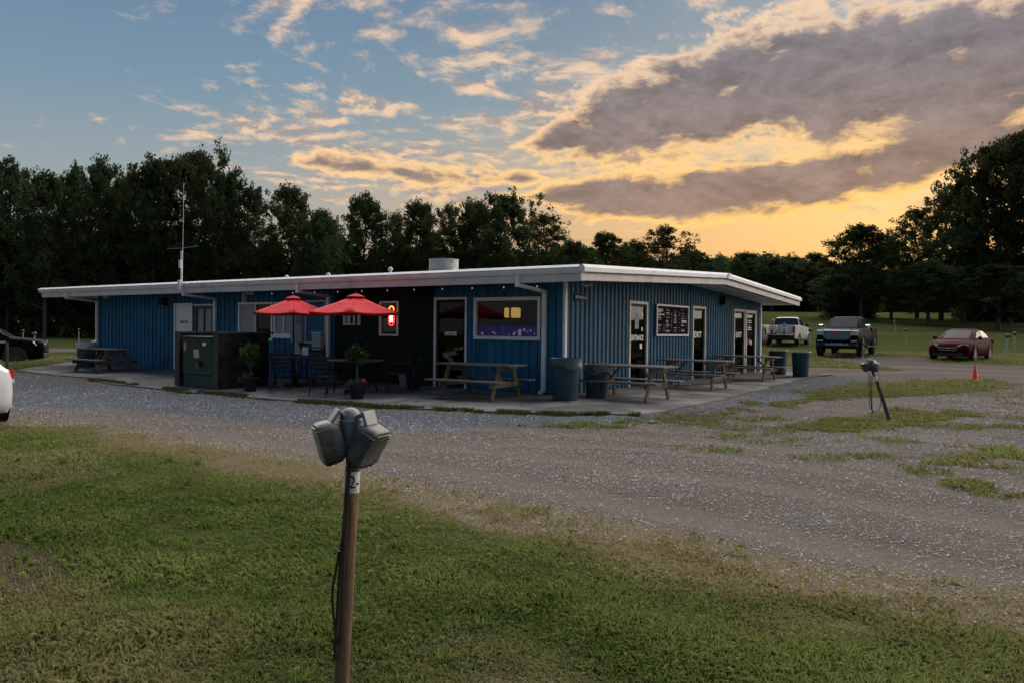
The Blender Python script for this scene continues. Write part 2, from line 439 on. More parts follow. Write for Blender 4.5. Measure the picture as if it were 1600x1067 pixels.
SLAB_POLY = P2([(24, 579), (90, 587), (152, 592), (160, 599), (300, 614), (480, 629), (640, 639), (760, 644), (880, 648), (1000, 649), (1032, 645), (1120, 627), (1200, 606), (1284, 584)]) + \
    [tuple(loc(2.4, 14.2)[:2]), tuple(loc(-22.0, 14.6)[:2]), tuple(loc(-22.4, 1.0)[:2])]
def zones(x, y):
    x = np.asarray(x, float); y = np.asarray(y, float)
    e1 = vnoise(x, y, .9, 4, 3) - .5; e2 = vnoise(x, y, .25, 3, 9) - .5; e3 = vnoise(x, y, 3.5, 3, 21) - .5
    wob = e1 * 1.1 + e3 * .5
    sdl = poly_sd(x, y, LAWN)
    near = smooth01((30 - y) / 10)
    g = smooth01((sdl * .9 + wob * .9) / .55 + .5)
    g_field = smooth01((-poly_sd(x, y, LOT) + wob * 1.2) / 1.0 + .5)
    g_field = g_field * (1 - .85 * smooth01((poly_sd(x, y, PATH) + wob) / 1.0 + .5))
    grass = np.maximum(g, g_field)
    for poly, amt in PATCH:
        p = smooth01((poly_sd(x, y, poly) + wob * .9 + e3 * .8) / .7 + .35)
        grass = np.maximum(grass, p * amt * smooth01((e1 + e3 * 1.3 + amt * .9 - .12) / .35))
    # scattered tufts over the brown gravel on the right
    tuf = smooth01((vnoise(x, y, 1.1, 3, 40) - .70 + .03 * smooth01((x - 2) / 4)) / .05) * smooth01((x - .5) / 3) * (y > 7) * (y < 15)
    grass = np.maximum(grass, tuf * .4 * (sdl < 0))
    dry = np.exp(-((sdl + .05 + e2 * 1.3) / .58) ** 2) * near * (.65 + .9 * (e1 + .5))
    dry = np.maximum(dry, smooth01((vnoise(x, y, .55, 4, 77) - .56) / .15) * .55 * (sdl > -.3) * near)
    blue = np.zeros_like(x)
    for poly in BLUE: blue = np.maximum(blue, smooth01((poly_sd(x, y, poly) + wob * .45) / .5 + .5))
    dirt = np.zeros_like(x)
    for poly, amt in DIRT: dirt = np.maximum(dirt, amt * smooth01((poly_sd(x, y, poly) + wob * .5 + e3 * .4) / .35 + .5))
    return np.clip(grass, 0, 1), np.clip(dry, 0, 1), blue, dirt, sdl
TRACKS = [P2(l) for l in ([(-200, 640), (150, 655), (420, 690), (700, 735), (1000, 790), (1300, 850), (1700, 930)], [(-200, 622), (150, 640), (450, 668), (750, 700), (1050, 738), (1350, 782), (1750, 850)],
    [(560, 700), (800, 690), (1050, 700), (1300, 735), (1650, 790)], [(760, 668), (950, 680), (1150, 690), (1400, 730), (1700, 770)], [(1290, 575), (1420, 572), (1600, 580), (1900, 592)], [(1300, 584), (1440, 580), (1620, 588), (1900, 602)])]
def wear(x, y):
    """packed wheel tracks in the gravel, 0..1"""
    out = np.zeros_like(x)
    for tr in TRACKS:
        d = np.full(x.shape, 1e9)
        for (ax, ay), (bx, by) in zip(tr[:-1], tr[1:]):
            ex, ey = bx - ax, by - ay; t = np.clip(((x - ax) * ex + (y - ay) * ey) / (ex * ex + ey * ey), 0, 1)
            d = np.minimum(d, np.hypot(x - ax - t * ex, y - ay - t * ey))
        out = np.maximum(out, np.exp(-(d / (.26 + .010 * y)) ** 2))
    return np.clip(out * (.45 + .9 * vnoise(x, y, .5, 4, 33)), 0, 1)
def axis(parts):
    out = []
    for a, b, s in parts: out += list(np.arange(a, b - 1e-6, s))
    out.append(parts[-1][1]); return np.array(out)
def geo(a, b, s0, k):
    out = [a]; s = s0
    while out[-1] + s < b: out.append(out[-1] + s); s *= k
    return out + [b]
gx_far = np.array(geo(32, 900, .6, 1.12)[1:])
GX = np.concatenate([-gx_far[::-1], np.arange(-32, 32.01, .16), gx_far])
GY = np.concatenate([np.array([-60, -40, -25, -15, -9, -5]), np.arange(-3, 28, .16), np.array(geo(28, 1200, .25, 1.035))])
def build_ground():
    xx, yy = np.meshgrid(GX, GY); zz = terrain(xx, yy)
    grass, dry, blue, dirt, sdl = zones(xx, yy)
    nearw = smooth01((26 - yy) / 8) * smooth01((30 - np.abs(xx)) / 8)
    zz = zz + nearw * ((vnoise(xx, yy, 1.2, 4, 5) - .5) * .05 + grass * .012 - dirt * .025)
    inside = smooth01(poly_sd(xx, yy, SLAB_POLY) / .25 - .1)
    zz = np.where((yy < 40) & (inside > 0), zz * (1 - inside) + np.minimum(zz, -.20) * inside, zz)
    ny, nx = xx.shape
    co = np.stack([xx, yy, zz], -1).reshape(-1, 3)
    idx = np.arange(nx * ny).reshape(ny, nx)
    quads = np.stack([idx[:-1, :-1], idx[:-1, 1:], idx[1:, 1:], idx[1:, :-1]], -1).reshape(-1, 4)
    fg = grass.reshape(-1)[quads].mean(1); fy = co[quads][:, :, 1].mean(1); fs = sdl.reshape(-1)[quads].mean(1); fx = co[quads][:, :, 0].mean(1)
    lot_in = poly_sd(fx, fy, LOT) > 0
    sel = {'lawn': fs > 0, 'field': (fs <= 0) & ~lot_in, 'gravel_lot': (fs <= 0) & lot_in}
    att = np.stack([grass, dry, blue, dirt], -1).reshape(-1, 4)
    wr = np.zeros(xx.shape); nr = yy < 60; wr[nr] = wear(xx[nr], yy[nr]); wr = wr.reshape(-1); zz2 = (zz - .022 * wr.reshape(zz.shape) * (1 - grass))
    co[:, 2] = zz2.reshape(-1)
    for name, mask in sel.items():
        q = quads[mask]; used, inv = np.unique(q, return_inverse=True); q = inv.reshape(-1, 4)
        me = bpy.data.meshes.new(name)
        me.vertices.add(len(used)); me.vertices.foreach_set('co', co[used].ravel())
        me.loops.add(q.size); me.loops.foreach_set('vertex_index', q.ravel().astype(np.int32))
        me.polygons.add(len(q)); me.polygons.foreach_set('loop_start', np.arange(0, q.size, 4, dtype=np.int32))
        me.polygons.foreach_set('use_smooth', np.ones(len(q), bool))
        a = me.color_attributes.new('zone', 'FLOAT_COLOR', 'POINT'); a.data.foreach_set('color', att[used].ravel())
        w_ = me.attributes.new('wear', 'FLOAT', 'POINT'); w_.data.foreach_set('value', wr[used])
        me.update(calc_edges=True); me.validate(); me.materials.append(ground_material())
        o = link(name, me); tag(o, kind='structure')
def ground_material():
    if 'ground' in MATS: return MATS['ground']
    m = bpy.data.materials.new('ground'); m.use_nodes = True; t = m.node_tree; b = NB(t); bs = t.nodes['Principled BSDF']
    pos = t.nodes.new('ShaderNodeNewGeometry').outputs['Position']
    at_ = t.nodes.new('ShaderNodeAttribute'); at_.attribute_name = 'zone'
    s = b.sepc(at_.outputs['Color']); gr, dry, blue = s[0], s[1], s[2]; dirt = at_.outputs['Alpha']
    def vor(scale):
        v = t.nodes.new('ShaderNodeTexVoronoi'); v.inputs['Scale'].default_value = scale; t.links.new(pos, v.inputs['Vector']); return v
    v1 = vor(72); v2 = vor(30)
    r1 = b.sepc(v1.outputs['Color'])[0]; r2 = b.sepc(v2.outputs['Color'])[1]
    big = b.noise(pos, .8, 5, .6); mid = b.noise(pos, 5.5, 5, .65); fine = b.noise(pos, 60, 3, .6)
    stone = b.mix(r1, (.19, .170, .148), (.47, .430, .385)); stone = b.mix(b.mul(r2, .5), stone, (.29, .25, .215))
    stone = b.mix(b.sstep(big, .40, .66, 0, .50), stone, (.30, .25, .205))
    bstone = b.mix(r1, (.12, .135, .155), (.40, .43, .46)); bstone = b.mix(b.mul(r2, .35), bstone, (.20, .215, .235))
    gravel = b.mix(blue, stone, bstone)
    gravel = b.mix(b.sstep(v1.outputs['Distance'], .006, .012, 0, .30), gravel, (.10, .088, .076))
    wr = t.nodes.new('ShaderNodeAttribute'); wr.attribute_name = 'wear'
    dust = b.mix(mid, (.29, .25, .21), (.40, .35, .30))
    gravel = b.mix(b.mul(b.sstep(b.add(wr.outputs['Fac'], b.mul(b.sub(mid, .5), .5)), .18, .75), .72), gravel, dust)
    gravel = b.mix(b.sstep(big, .52, .72, 0, .35), gravel, dust)
    green = b.mix(b.sstep(mid, .35, .65), (.10, .13, .042), (.175, .20, .07))
    green = b.mix(b.sstep(big, .45, .7, 0, .6), green, (.165, .150, .070))
    green = b.mix(b.sstep(fine, .45, .75, 0, .5), green, (.048, .055, .022))
    straw = b.mix(mid, (.25, .195, .115), (.43, .35, .22))
    soil = b.mix(mid, (.12, .088, .062), (.25, .19, .14))
    pm = t.nodes.new('ShaderNodeMapping'); pm.inputs['Rotation'].default_value = (0, 0, .25); pm.inputs['Scale'].default_value = (.06, .55, 1); t.links.new(pos, pm.inputs[0])
    mow = b.noise(pm.outputs[0], 1.0, 3, .5)
    green = b.mix(b.sstep(mow, .40, .62, 0, .45), green, (.060, .078, .028))
    edge = b.sstep(b.add(gr, b.mul(b.sub(mid, .5), .9)), .32, .62)
    c = b.mix(edge, gravel, green)
    c = b.mix(b.mul(b.sstep(b.add(dry, b.mul(b.sub(fine, .5), .5)), .25, .75), .85), c, straw)
    c = b.mix(b.mul(b.sstep(b.add(dirt, b.mul(b.sub(mid, .5), .8)), .35, .7), .9), c, soil)
    t.links.new(c, bs.inputs['Base Color']); bs.inputs['Roughness'].default_value = 1.0; bs.inputs['Specular IOR Level'].default_value = 0.0
    bn = t.nodes.new('ShaderNodeBump'); bn.inputs['Strength'].default_value = .8; bn.inputs['Distance'].default_value = .02
    b.put(bn.inputs['Height'], b.add(b.mul(v1.outputs['Distance'], -12.0), b.mul(fine, 1.2))); t.links.new(bn.outputs[0], bs.inputs['Normal'])
    MATS['ground'] = m; return m
build_ground()

# concrete apron round the building
M_CONC = pbr('concrete', (.215, .208, .198), .9, var=.22, scale=1.3, bump=.35, bscale=90, dirt=((.12, .115, .11), .75), spec=.03)
def crack_slab():
    t = M_CONC.node_tree; b = NB(t); bs = t.nodes['Principled BSDF']
    src = bs.inputs['Base Color'].links[0].from_socket
    tc = t.nodes.new('ShaderNodeTexCoord').outputs['Object']
    wv = t.nodes.new('ShaderNodeVectorMath'); wv.operation = 'MULTIPLY_ADD'
    b.put(wv.inputs[0], b.noise(tc, 1.6, 4, .6, color=True)); wv.inputs[1].default_value = (.9, .9, 0); b.put(wv.inputs[2], tc)
    v = t.nodes.new('ShaderNodeTexVoronoi'); v.feature = 'DISTANCE_TO_EDGE'; v.inputs['Scale'].default_value = .42; t.links.new(wv.outputs[0], v.inputs['Vector'])
    gate = b.sstep(b.noise(tc, .5, 2, .5), .44, .54)
    c = b.mix(b.mul(b.sstep(v.outputs['Distance'], .010, .003), b.mul(gate, .75)), src, (.05, .047, .043))
    spot = b.noise(tc, 11, 2, .5)
    c = b.mix(b.sstep(spot, .68, .74, 0, .5), c, (.06, .057, .052))
    t.links.new(c, bs.inputs['Base Color'])
crack_slab()
def build_slab():
    poly = SLAB_POLY[::-1]
    area = sum(poly[i][0] * poly[(i + 1) % len(poly)][1] - poly[(i + 1) % len(poly)][0] * poly[i][1] for i in range(len(poly)))
    if area < 0: poly = poly[::-1]
    bm = bmesh.new()
    top = [bm.verts.new((x, y, 0)) for x, y in poly]; f = bm.faces.new(top)
    ext = bmesh.ops.extrude_face_region(bm, geom=[f])
    for v in ext['geom']:
        if isinstance(v, bmesh.types.BMVert): v.co.z = -.35
    bmesh.ops.recalc_face_normals(bm, faces=bm.faces[:])
    c = loc(0, 0)
    for n in (Vector((-WX, -WY, 0)), Vector((UX, UY, 0)), Vector((-WX + UX, -WY + UY, 0))):
        bmesh.ops.bisect_plane(bm, geom=bm.verts[:] + bm.edges[:] + bm.faces[:], plane_co=c, plane_no=n.normalized())
    for v in bm.verts:
        if v.co.z > -.1: v.co.z = slab_z(*to_local(v.co.x, v.co.y))
    me = bpy.data.meshes.new('concrete_apron'); bm.to_mesh(me); bm.free(); me.materials.append(M_CONC)
    o = link('concrete_apron', me); tag(o, kind='structure')
    # expansion joints sawn into the apron, each a thin dark filler strip
    jm = pbr('joint', (.07, .068, .065), .95)
    def run(p, d):
        k = 0.0
        while k < 8:
            q = loc(p[0] + d[0] * k, p[1] + d[1] * k)
            if float(poly_sd(np.array([q.x]), np.array([q.y]), SLAB_POLY)[0]) < .05: break
            k += .1
        return k - .1
    for x in np.arange(-19, 1, 3.05):
        n = run((x, -.1), (0, -1))
        if n > .3: MB().at(T(0, 0, 0) @ R(math.degrees(math.atan(.022)), 'X')).box(x, x + .016, -.1 - n, -.05, -.004, .0025).build('joint', jm, o, loc=loc(0, 0), rot=(0, 0, ROT))
    for y in (2.6, 5.7, 8.8, 11.9):
        n = run((.1, y), (1, 0))
        if n > .3: MB().at(R(math.degrees(math.atan(.022)), 'Y')).box(.05, .1 + n, y, y + .016, -.004, .0025).build('joint', jm, o, loc=loc(0, 0), rot=(0, 0, ROT))
build_slab()

# ================================================================== the concession building
M_BLUE = pbr('blue_siding', (.021, .112, .205), .55, var=.18, scale=1.4, objvar=.13, dirt=((.032, .085, .125), .25), spec=.10)
M_BLUE2 = pbr('blue_ribbed', (.034, .105, .172), .55, var=.18, scale=1.4, objvar=.14, dirt=((.055, .085, .105), .3), spec=.12)
M_DARKW = pbr('dark_wall', (.009, .015, .016), .85, var=.3, scale=14, bump=.5, bscale=70, spec=.15)
M_WHITE = pbr('white_trim', (.62, .63, .64), .5, var=.10, scale=3, dirt=((.42, .41, .40), .3))
M_CREAM = pbr('cream_trim', (.50, .48, .45), .55, var=.10, scale=3, dirt=((.33, .30, .27), .35))
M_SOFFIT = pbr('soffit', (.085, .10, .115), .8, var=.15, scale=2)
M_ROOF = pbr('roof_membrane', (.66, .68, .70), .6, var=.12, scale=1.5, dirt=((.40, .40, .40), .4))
M_DARK = pbr('dark_interior', (.020, .017, .016), .9, var=.2)
M_BLACK = pbr('black_metal', (.010, .010, .012), .6, var=.2, spec=.12)
M_GREYBOX = pbr('grey_box', (.27, .30, .32), .5, var=.08, scale=3)
M_GLASS = glass('window_glass', (.62, .66, .70))
M_GLASSD = glass('door_glass', (.30, .31, .33))
M_DECAL = pbr('white_lettering', (.78, .78, .78), .6, var=.04)
M_BLINDS = pbr('window_blind', (.27, .29, .31), .8, var=.05)
M_STEEL = pbr('galvanised', (.42, .43, .44), .42, metal=.6, var=.15, scale=8)
FL, RL = 19.15, 13.6                      # wall lengths
EAVE_Y, RAKE_X, RIDGE_Y, BACK_Y, LEFT_X = -1.15, 1.10, 6.95, 14.6, -20.9
Z_EAVE, Z_RIDGE, ROOF_T = 2.61, 2.97, .24
def roof_z(y):
    if y <= RIDGE_Y: return Z_EAVE + (y - EAVE_Y) / (RIDGE_Y - EAVE_Y) * (Z_RIDGE - Z_EAVE)
    return Z_RIDGE + (y - RIDGE_Y) / (BACK_Y - RIDGE_Y) * (Z_EAVE - Z_RIDGE)
bld = thing('concession_building', 'long low blue concession building with white-edged overhanging roof', 'building', loc(0, 0), ROT)
# openings: (x0, x1, z0, z1) in the front wall, (y0, y1, z0, z1) in the right-hand wall
FO = dict(white_door=(-14.45, -13.45, 0, 2.09), small_window=(-13.30, -12.40, .95, 1.98), win_a=(-11.12, -9.62, 1.02, 2.05), win_b=(-9.50, -8.72, 1.17, 2.05),
          slit=(-6.68, -6.14, 1.48, 2.02), neon_win=(-5.38, -4.80, 1.22, 2.02), emp_door=(-3.58, -2.62, 0, 2.10), big_win=(-2.37, -.60, 1.18, 2.07))
RO = dict(entrance=(3.06, 4.08, 0, 2.10), exit=(7.17, 8.15, 0, 2.10), exit2=(10.72, 11.78, 0, 2.11), walk=(11.92, 13.0, 0, 2.11))
def columns(s0, s1, pitch, ops, top):
    """split a wall into upright panels around its openings -> (s0, s1, z0, z1)"""
    cuts = sorted(set(list(np.arange(s0, s1, pitch)) + [s1] + [v for o in ops for v in o[:2] if s0 < v < s1]))
    out = []
    for a, b in zip(cuts[:-1], cuts[1:]):
        if b - a < .004: continue
        mid = (a + b) / 2; zs = [(0.0, top(mid))]
        for o in ops:
            if o[0] < mid < o[1]:
                new = []
                for z0, z1 in zs:
                    if o[2] > z0 + .03: new.append((z0, min(z1, o[2])))
                    if o[3] < z1 - .03: new.append((max(z0, o[3]), z1))
                zs = new
        out += [(a, b, z0, z1) for z0, z1 in zs]
    return out
def wall_core(name, s0, s1, ops, top, to_box, mat):
    mb = MB()
    cuts = sorted(set([s0, s1] + [v for o in ops for v in o[:2]] + [v for v in (RIDGE_Y,) if s0 < v < s1]))
    for a, b, z0, z1 in columns(s0, s1, 1e9, ops + [(c, c, 9, 9) for c in cuts], top): to_box(mb, a, b, z0, z1)
    return mb.build(name, mat, bld)
f_ops = list(FO.values()); r_ops = list(RO.values())
ftop = lambda x: roof_z(0) - ROOF_T - .01
fw = wall_core('front_wall', -FL, 0, f_ops, ftop, lambda mb, a, b, z0, z1: mb.box(a, b, .0, .12, z0, z1), M_DARK)
rw = wall_core('end_wall', .121, RL, r_ops, lambda y: 2.41, lambda mb, a, b, z0, z1: mb.box(-.12, 0, a, b, z0, z1), M_DARK)
lw = MB().box(-FL, -FL + .12, .121, RL, 0, 2.4).build('rear_side_wall', M_BLUE2, bld)
bw = MB().box(-FL + .121, -.121, RL - .12, RL - .001, 0, 2.4).build('back_wall', M_BLUE2, bld)
MB().box(-FL + .13, -.13, .13, RL - .13, .004, .02).build('inner_floor', pbr('inner_floor', (.09, .075, .065), .6), bld)
MB().box(-FL + .13, -.13, 4.2, 4.3, .021, 2.41).build('partition', pbr('partition', (.13, .065, .065), .8, var=.3, scale=1.2), bld)
for a, b, z0, z1 in columns(-FL, 0, .228, f_ops, ftop):
    dark = -7.12 < (a + b) / 2 < -3.6
    mb = MB(); mb.box(a, b - .004, -.020, -.001, z0 + .012, z1)
    if not dark and b - a > .06: mb.box(a - .0, a + .030, -.046, -.020, z0 + .012, z1)
    mb.build('siding_panel', M_DARKW if dark else M_BLUE, fw)
for a, b, z0, z1 in columns(0, RL, .205, r_ops, lambda y: roof_z(y) - ROOF_T - .012):
    mb = MB(); mb.box(.001, .018, a, b - .002, z0 + .012, z1)
    if b - a > .09:
        for k in range(1):
            y0 = a + .02; prof = [(.018, y0), (.050, y0 + .022), (.050, y0 + .075), (.018, y0 + .097)]
            mb.loft([[(x, y, z0 + .012) for x, y in prof], [(x, y, z1) for x, y in prof]])
    mb.build('siding_panel', M_BLUE2, rw)
# gable infill above the wall core
MB().loft([[(-.11, y, z) for y, z in ((.13, 2.405), (RIDGE_Y, 2.405), (RL, 2.405), (RL, roof_z(RL) - ROOF_T), (RIDGE_Y, Z_RIDGE - ROOF_T), (.13, roof_z(.13) - ROOF_T))],
           [(-.004, y, z) for y, z in ((.13, 2.405), (RIDGE_Y, 2.405), (RL, 2.405), (RL, roof_z(RL) - ROOF_T), (RIDGE_Y, Z_RIDGE - ROOF_T), (.13, roof_z(.13) - ROOF_T))]]).build('gable_infill', M_DARK, bld)
# roof deck, following the shallow ridge
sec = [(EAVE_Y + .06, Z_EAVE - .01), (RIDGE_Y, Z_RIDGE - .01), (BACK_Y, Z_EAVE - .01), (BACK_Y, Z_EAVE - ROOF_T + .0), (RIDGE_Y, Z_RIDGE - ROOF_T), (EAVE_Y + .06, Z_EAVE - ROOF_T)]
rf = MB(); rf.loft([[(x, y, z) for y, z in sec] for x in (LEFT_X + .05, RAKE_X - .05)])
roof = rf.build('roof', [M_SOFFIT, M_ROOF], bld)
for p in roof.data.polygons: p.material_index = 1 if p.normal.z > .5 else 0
# front eave: gutter over a set-back fascia board, in lengths as it was put up
gut_prof = [(-.0, -.02), (-.105, -.035), (-.125, -.012), (-.125, .012), (-.09, .02), (0, .02)]
ends = [LEFT_X - .06, -17.2, -13.4, -9.6, -5.8, -2.0, RAKE_X]
for k, (a, b) in enumerate(zip(ends[:-1], ends[1:])):
    g = MB(); pr = [(-.0, -.125), (-.07, -.120), (-.10, -.07), (-.112, -.022), (-.132, -.014), (-.132, -.004), (-.05, .05), (-.0, .05)]
    g.loft([[(x, EAVE_Y + .058 + y, Z_EAVE + z) for y, z in pr] for x in (a + .002, b - .002)])
    g.build('gutter', M_WHITE, roof)
    MB().box(a + .0015 + (.1 if k == 0 else 0), b - .0015, EAVE_Y + .03, EAVE_Y + .0585, Z_EAVE - .28, Z_EAVE - .126).build('fascia_board', M_CREAM, roof)
# end rake: edge flashing over a board, two runs meeting at the ridge
for nm, m, (t0, t1), (x0, x1) in (('rake_flashing', M_WHITE, (-.10, .025), (RAKE_X - .049, RAKE_X + .075)), ('rake_board', M_CREAM, (-.27, -.101), (RAKE_X - .049, RAKE_X + .0))):
    for ya, yb in ((EAVE_Y - .06, RIDGE_Y - .003), (RIDGE_Y + .003, BACK_Y + .05)):
        mb = MB()
        pa, pb = (roof_z(max(ya, EAVE_Y)), roof_z(min(yb, BACK_Y)))
        mb.loft([[(x0, q, r_ + t0), (x1, q, r_ + t0), (x1, q, r_ + t1 - .04), (x1 - .05, q, r_ + t1 + .02), (x0, q, r_ + t1 + .02)] for q, r_ in ((ya, pa), (yb, pb))])
        mb.build(nm, m, roof)
MB().box(RAKE_X + .0755, RAKE_X + .10, RIDGE_Y - .12, RIDGE_Y + .12, Z_RIDGE - .12, Z_RIDGE + .035).build('ridge_cap', M_WHITE, roof)
MB().box(LEFT_X - .05, LEFT_X + .049, EAVE_Y + .06, BACK_Y, Z_EAVE - .25, Z_EAVE - .02).build('rake_board', M_CREAM, roof)
# soffit seams
for y in np.arange(EAVE_Y + .3, -.1, .28): MB().box(LEFT_X + .1, RAKE_X - .1, y, y + .012, roof_z(y) - ROOF_T - .008, roof_z(y) - ROOF_T + .002).build('soffit_batten', M_SOFFIT, roof)
for x in (.28, .56, .84):
    for ya, yb in ((.0, RIDGE_Y), (RIDGE_Y, 13.6)):
        mb = MB(); za, zb = roof_z(ya) - ROOF_T, roof_z(yb) - ROOF_T
        mb.loft([[(x, ya, za - .012), (x + .02, ya, za - .012), (x + .02, ya, za + .004), (x, ya, za + .004)], [(x, yb, zb - .012), (x + .02, yb, zb - .012), (x + .02, yb, zb + .004), (x, yb, zb + .004)]])
        mb.build('soffit_batten', M_SOFFIT, roof)
# corner trims
MB().box(-.002, .062, -.055, .03, 0, 2.40).build('corner_trim', M_WHITE, bld)
MB().box(-.13, -.004, -.075, -.048, 0, 2.40).build('corner_trim', M_BLUE, bld)
MB().box(-.002, .06, RL - .07, RL + .03, 0, 2.40).build('corner_trim', M_WHITE, bld)
MB().box(-FL - .03, -FL + .05, -.055, .03, 0, 2.40).build('corner_trim', M_GREYBOX, bld)
# downspouts: drop from the gutter, run back under the soffit, elbow, down the wall
for xg, xw, zb in ((-.43 - 1.0 * 0, -.43, .06), (-7.22, -7.22, .60), (-12.20, -12.20, .05), (-FL + .10, -FL + .10, .05)):
    d = MB(); y0 = EAVE_Y + .02
    d.box(xg - .045, xg + .045, y0 - .05, y0 + .05, Z_EAVE - .36, Z_EAVE - .127)
    d.bar((xg, y0 + .045, Z_EAVE - .325), (xw, -.14, 2.20), .085, .07)
    d.box(xw - .045, xw + .045, -.152, -.078, zb, 2.235)
    if zb < .2: d.bar((xw, -.115, .07), (xw, -.27, .03), .09, .06)
    d.build('downspout', M_WHITE, bld)

# ---- doors and windows
def ring(mb, s0, s1, z0, z1, w, d0, d1, axis='x', bottom=True):
    def bx(a, b, c, d):
        if axis == 'x': mb.box(a, b, d0, d1, c, d)
        else: mb.box(d0, d1, a, b, c, d)
    bx(s0, s0 + w, z0, z1); bx(s1 - w, s1, z0, z1); bx(s0 + w + .0005, s1 - w - .0005, z1 - w, z1)
    if bottom: bx(s0 + w + .0005, s1 - w - .0005, z0, z0 + w)
    return mb
FRONT_M = lambda x, y, z: T(x, y, z) @ R(90, 'X')                  # text facing -y
SIDE_M = lambda x, y, z: T(x, y, z) @ R(90, 'Z') @ R(90, 'X')      # text facing +x
# white employee door beyond the transformer
x0, x1, z0, z1 = FO['white_door']
d = MB().box(x0 + .06, x1 - .06, -.012, .03, .02, z1 - .06).build('door', pbr('white_door', (.66, .67, .69), .5, var=.05), bld)
d['label'] = 'white employee door'
ring(MB(), x0, x1, z0, z1, .055, -.06, .06, bottom=False).build('frame', M_WHITE, d)
text_mesh('lettering', 'EMPLOYEES', .13, M_BLACK, d, FRONT_M(-13.95, -.015, 1.50), .42)
MB().tube([(x1 - .14, -.012, 1.0), (x1 - .14, -.06, 1.0), (x1 - .22, -.06, 1.0)], .014).build('handle', M_STEEL, d)
def window(op, panes, frame_m=M_WHITE, w=.06, pane_m=None, name='window', sill=False, label=None, depth=.05):
    x0, x1, z0, z1 = op
    fr = ring(MB(), x0 - .03, x1 + .03, z0 - .03, z1 + .03, w, -.062, .03).build(name, frame_m, bld)
    if label: fr['label'] = label
    n = len(panes); a = x0 + w - .03
    tot = x1 - x0 - 2 * w + .06
    for k, pm in enumerate(panes):
        s = a + tot * k / n; e = a + tot * (k + 1) / n
        MB().box(s + .012, e - .012, -.012, -.004, z0 + w - .02, z1 - w + .02).build('pane', pm, fr)
        if k: MB().box(s - .022, s + .022, -.055, .02, z0 + w - .029, z1 - w + .029).build('mullion', frame_m, fr)
    if sill: MB().box(x0 - .08, x1 + .08, -.11, -.063, z0 - .10, z0 - .02).build('sill', frame_m, fr)
    return fr
window(FO['small_window'], [M_BLINDS, M_BLINDS], pbr('dark_frame', (.03, .035, .04), .5), .10, label='small dark-framed window with pale curtains')
MB().box(FO['small_window'][0] - .05, FO['small_window'][1] + .05, -.085, -.05, 1.99 + .02, 2.05).build('head_flashing', M_WHITE, bld)
window(FO['win_a'], [M_BLINDS, M_GLASSD], label='sliding window with its right half open and dark')
window(FO['win_b'], [M_BLINDS, M_BLINDS], sill=True, label='white-framed sliding window with pale blinds')
window(FO['slit'], [M_BLINDS, M_GLASSD, M_BLINDS], w=.035, label='tiny louvred window in the dark wall')
MB().box(-10.98, -10.78, -.07, -.02, 2.09, 2.36).build('vent_box', M_BLINDS, bld)
nw = window(FO['neon_win'], [M_GLASS], w=.04, sill=False, label='narrow window behind the red neon sign')
MB().box(-5.36, -4.82, .10, .14, 1.62, 1.66).build('shelf', M_BLINDS, nw)
bwn = window(FO['big_win'], [M_GLASS], w=.075, label='wide picture window with purple decal strip and lit lamp inside')
# decal strip stuck along the bottom of the picture window
M_PURP = pbr('purple_decal', (.045, .030, .24), .5, var=.15, scale=4)
x0, x1, z0, z1 = FO['big_win']
MB().box(x0 + .056, x1 - .056, -.0165, -.0125, z0 + .052, z0 + .27).build('decal_strip', M_PURP, bwn)
rng = random.Random(4)
M_DEC2 = pbr('blue_decal', (.10, .22, .50), .6); M_DEC3 = pbr('brown_decal', (.20, .10, .05), .6)
for dx, s in ((.10, .018), (.14, .03), (.44, .03), (.50, .022), (.88, .02), (1.04, .018), (1.28, .03), (1.31, .022), (1.46, .025), (1.56, .018), (1.38, .02)):
    px, pz = x0 + .07 + dx, z0 + .08 + rng.random() * .13
    MB().at(T(px, -.0169, pz) @ R(90, 'X')).lathe([(s, 0), (s, .001)], 7).build('decal_star', M_DECAL, bwn)
def figure(px, col, sc, fat):
    mb = MB(); y = -.0200; z = z0 + .07
    mb.at(T(px, y, z + .17 * sc) @ R(90, 'X')).lathe([(.022 * sc, 0), (.022 * sc, .0015)], 10)
    mb.at(Matrix.Identity(4))
    mb.bar((px, y, z + .07 * sc), (px, y, z + .15 * sc), .03 * fat, .0015, up=(0, 1, 0))
    for s in (-1, 1):
        mb.bar((px, y, z + .075 * sc), (px + s * .035 * sc, y, z), .014 * fat, .0015, up=(0, 1, 0))
        mb.bar((px, y, z + .13 * sc), (px + s * .07 * sc, y, z + .18 * sc), .012 * fat, .0015, up=(0, 1, 0))
    mb.build('decal_figure', col, bwn)
figure(x0 + .42, M_DEC3, 1.05, 1.5); figure(x0 + .80, M_DEC2, 1.0, 1.0)
mb = MB().at(T(x0 + 1.24, -.0200, z0 + .155) @ R(90, 'X')); mb.lathe([(.055, 0), (.055, .0015)], 9); mb.at(Matrix.Identity(4)); mb.box(x0 + 1.20, x0 + 1.28, -.0212, -.0197, z0 + .06, z0 + .16)
mb.build('decal_figure', M_DECAL, bwn)
MB().at(T(x0 + 1.08, -.0169, z0 + .10) @ R(90, 'X')).lathe([(.034, 0), (.034, .001)], 10).build('decal_star', M_DECAL, bwn)
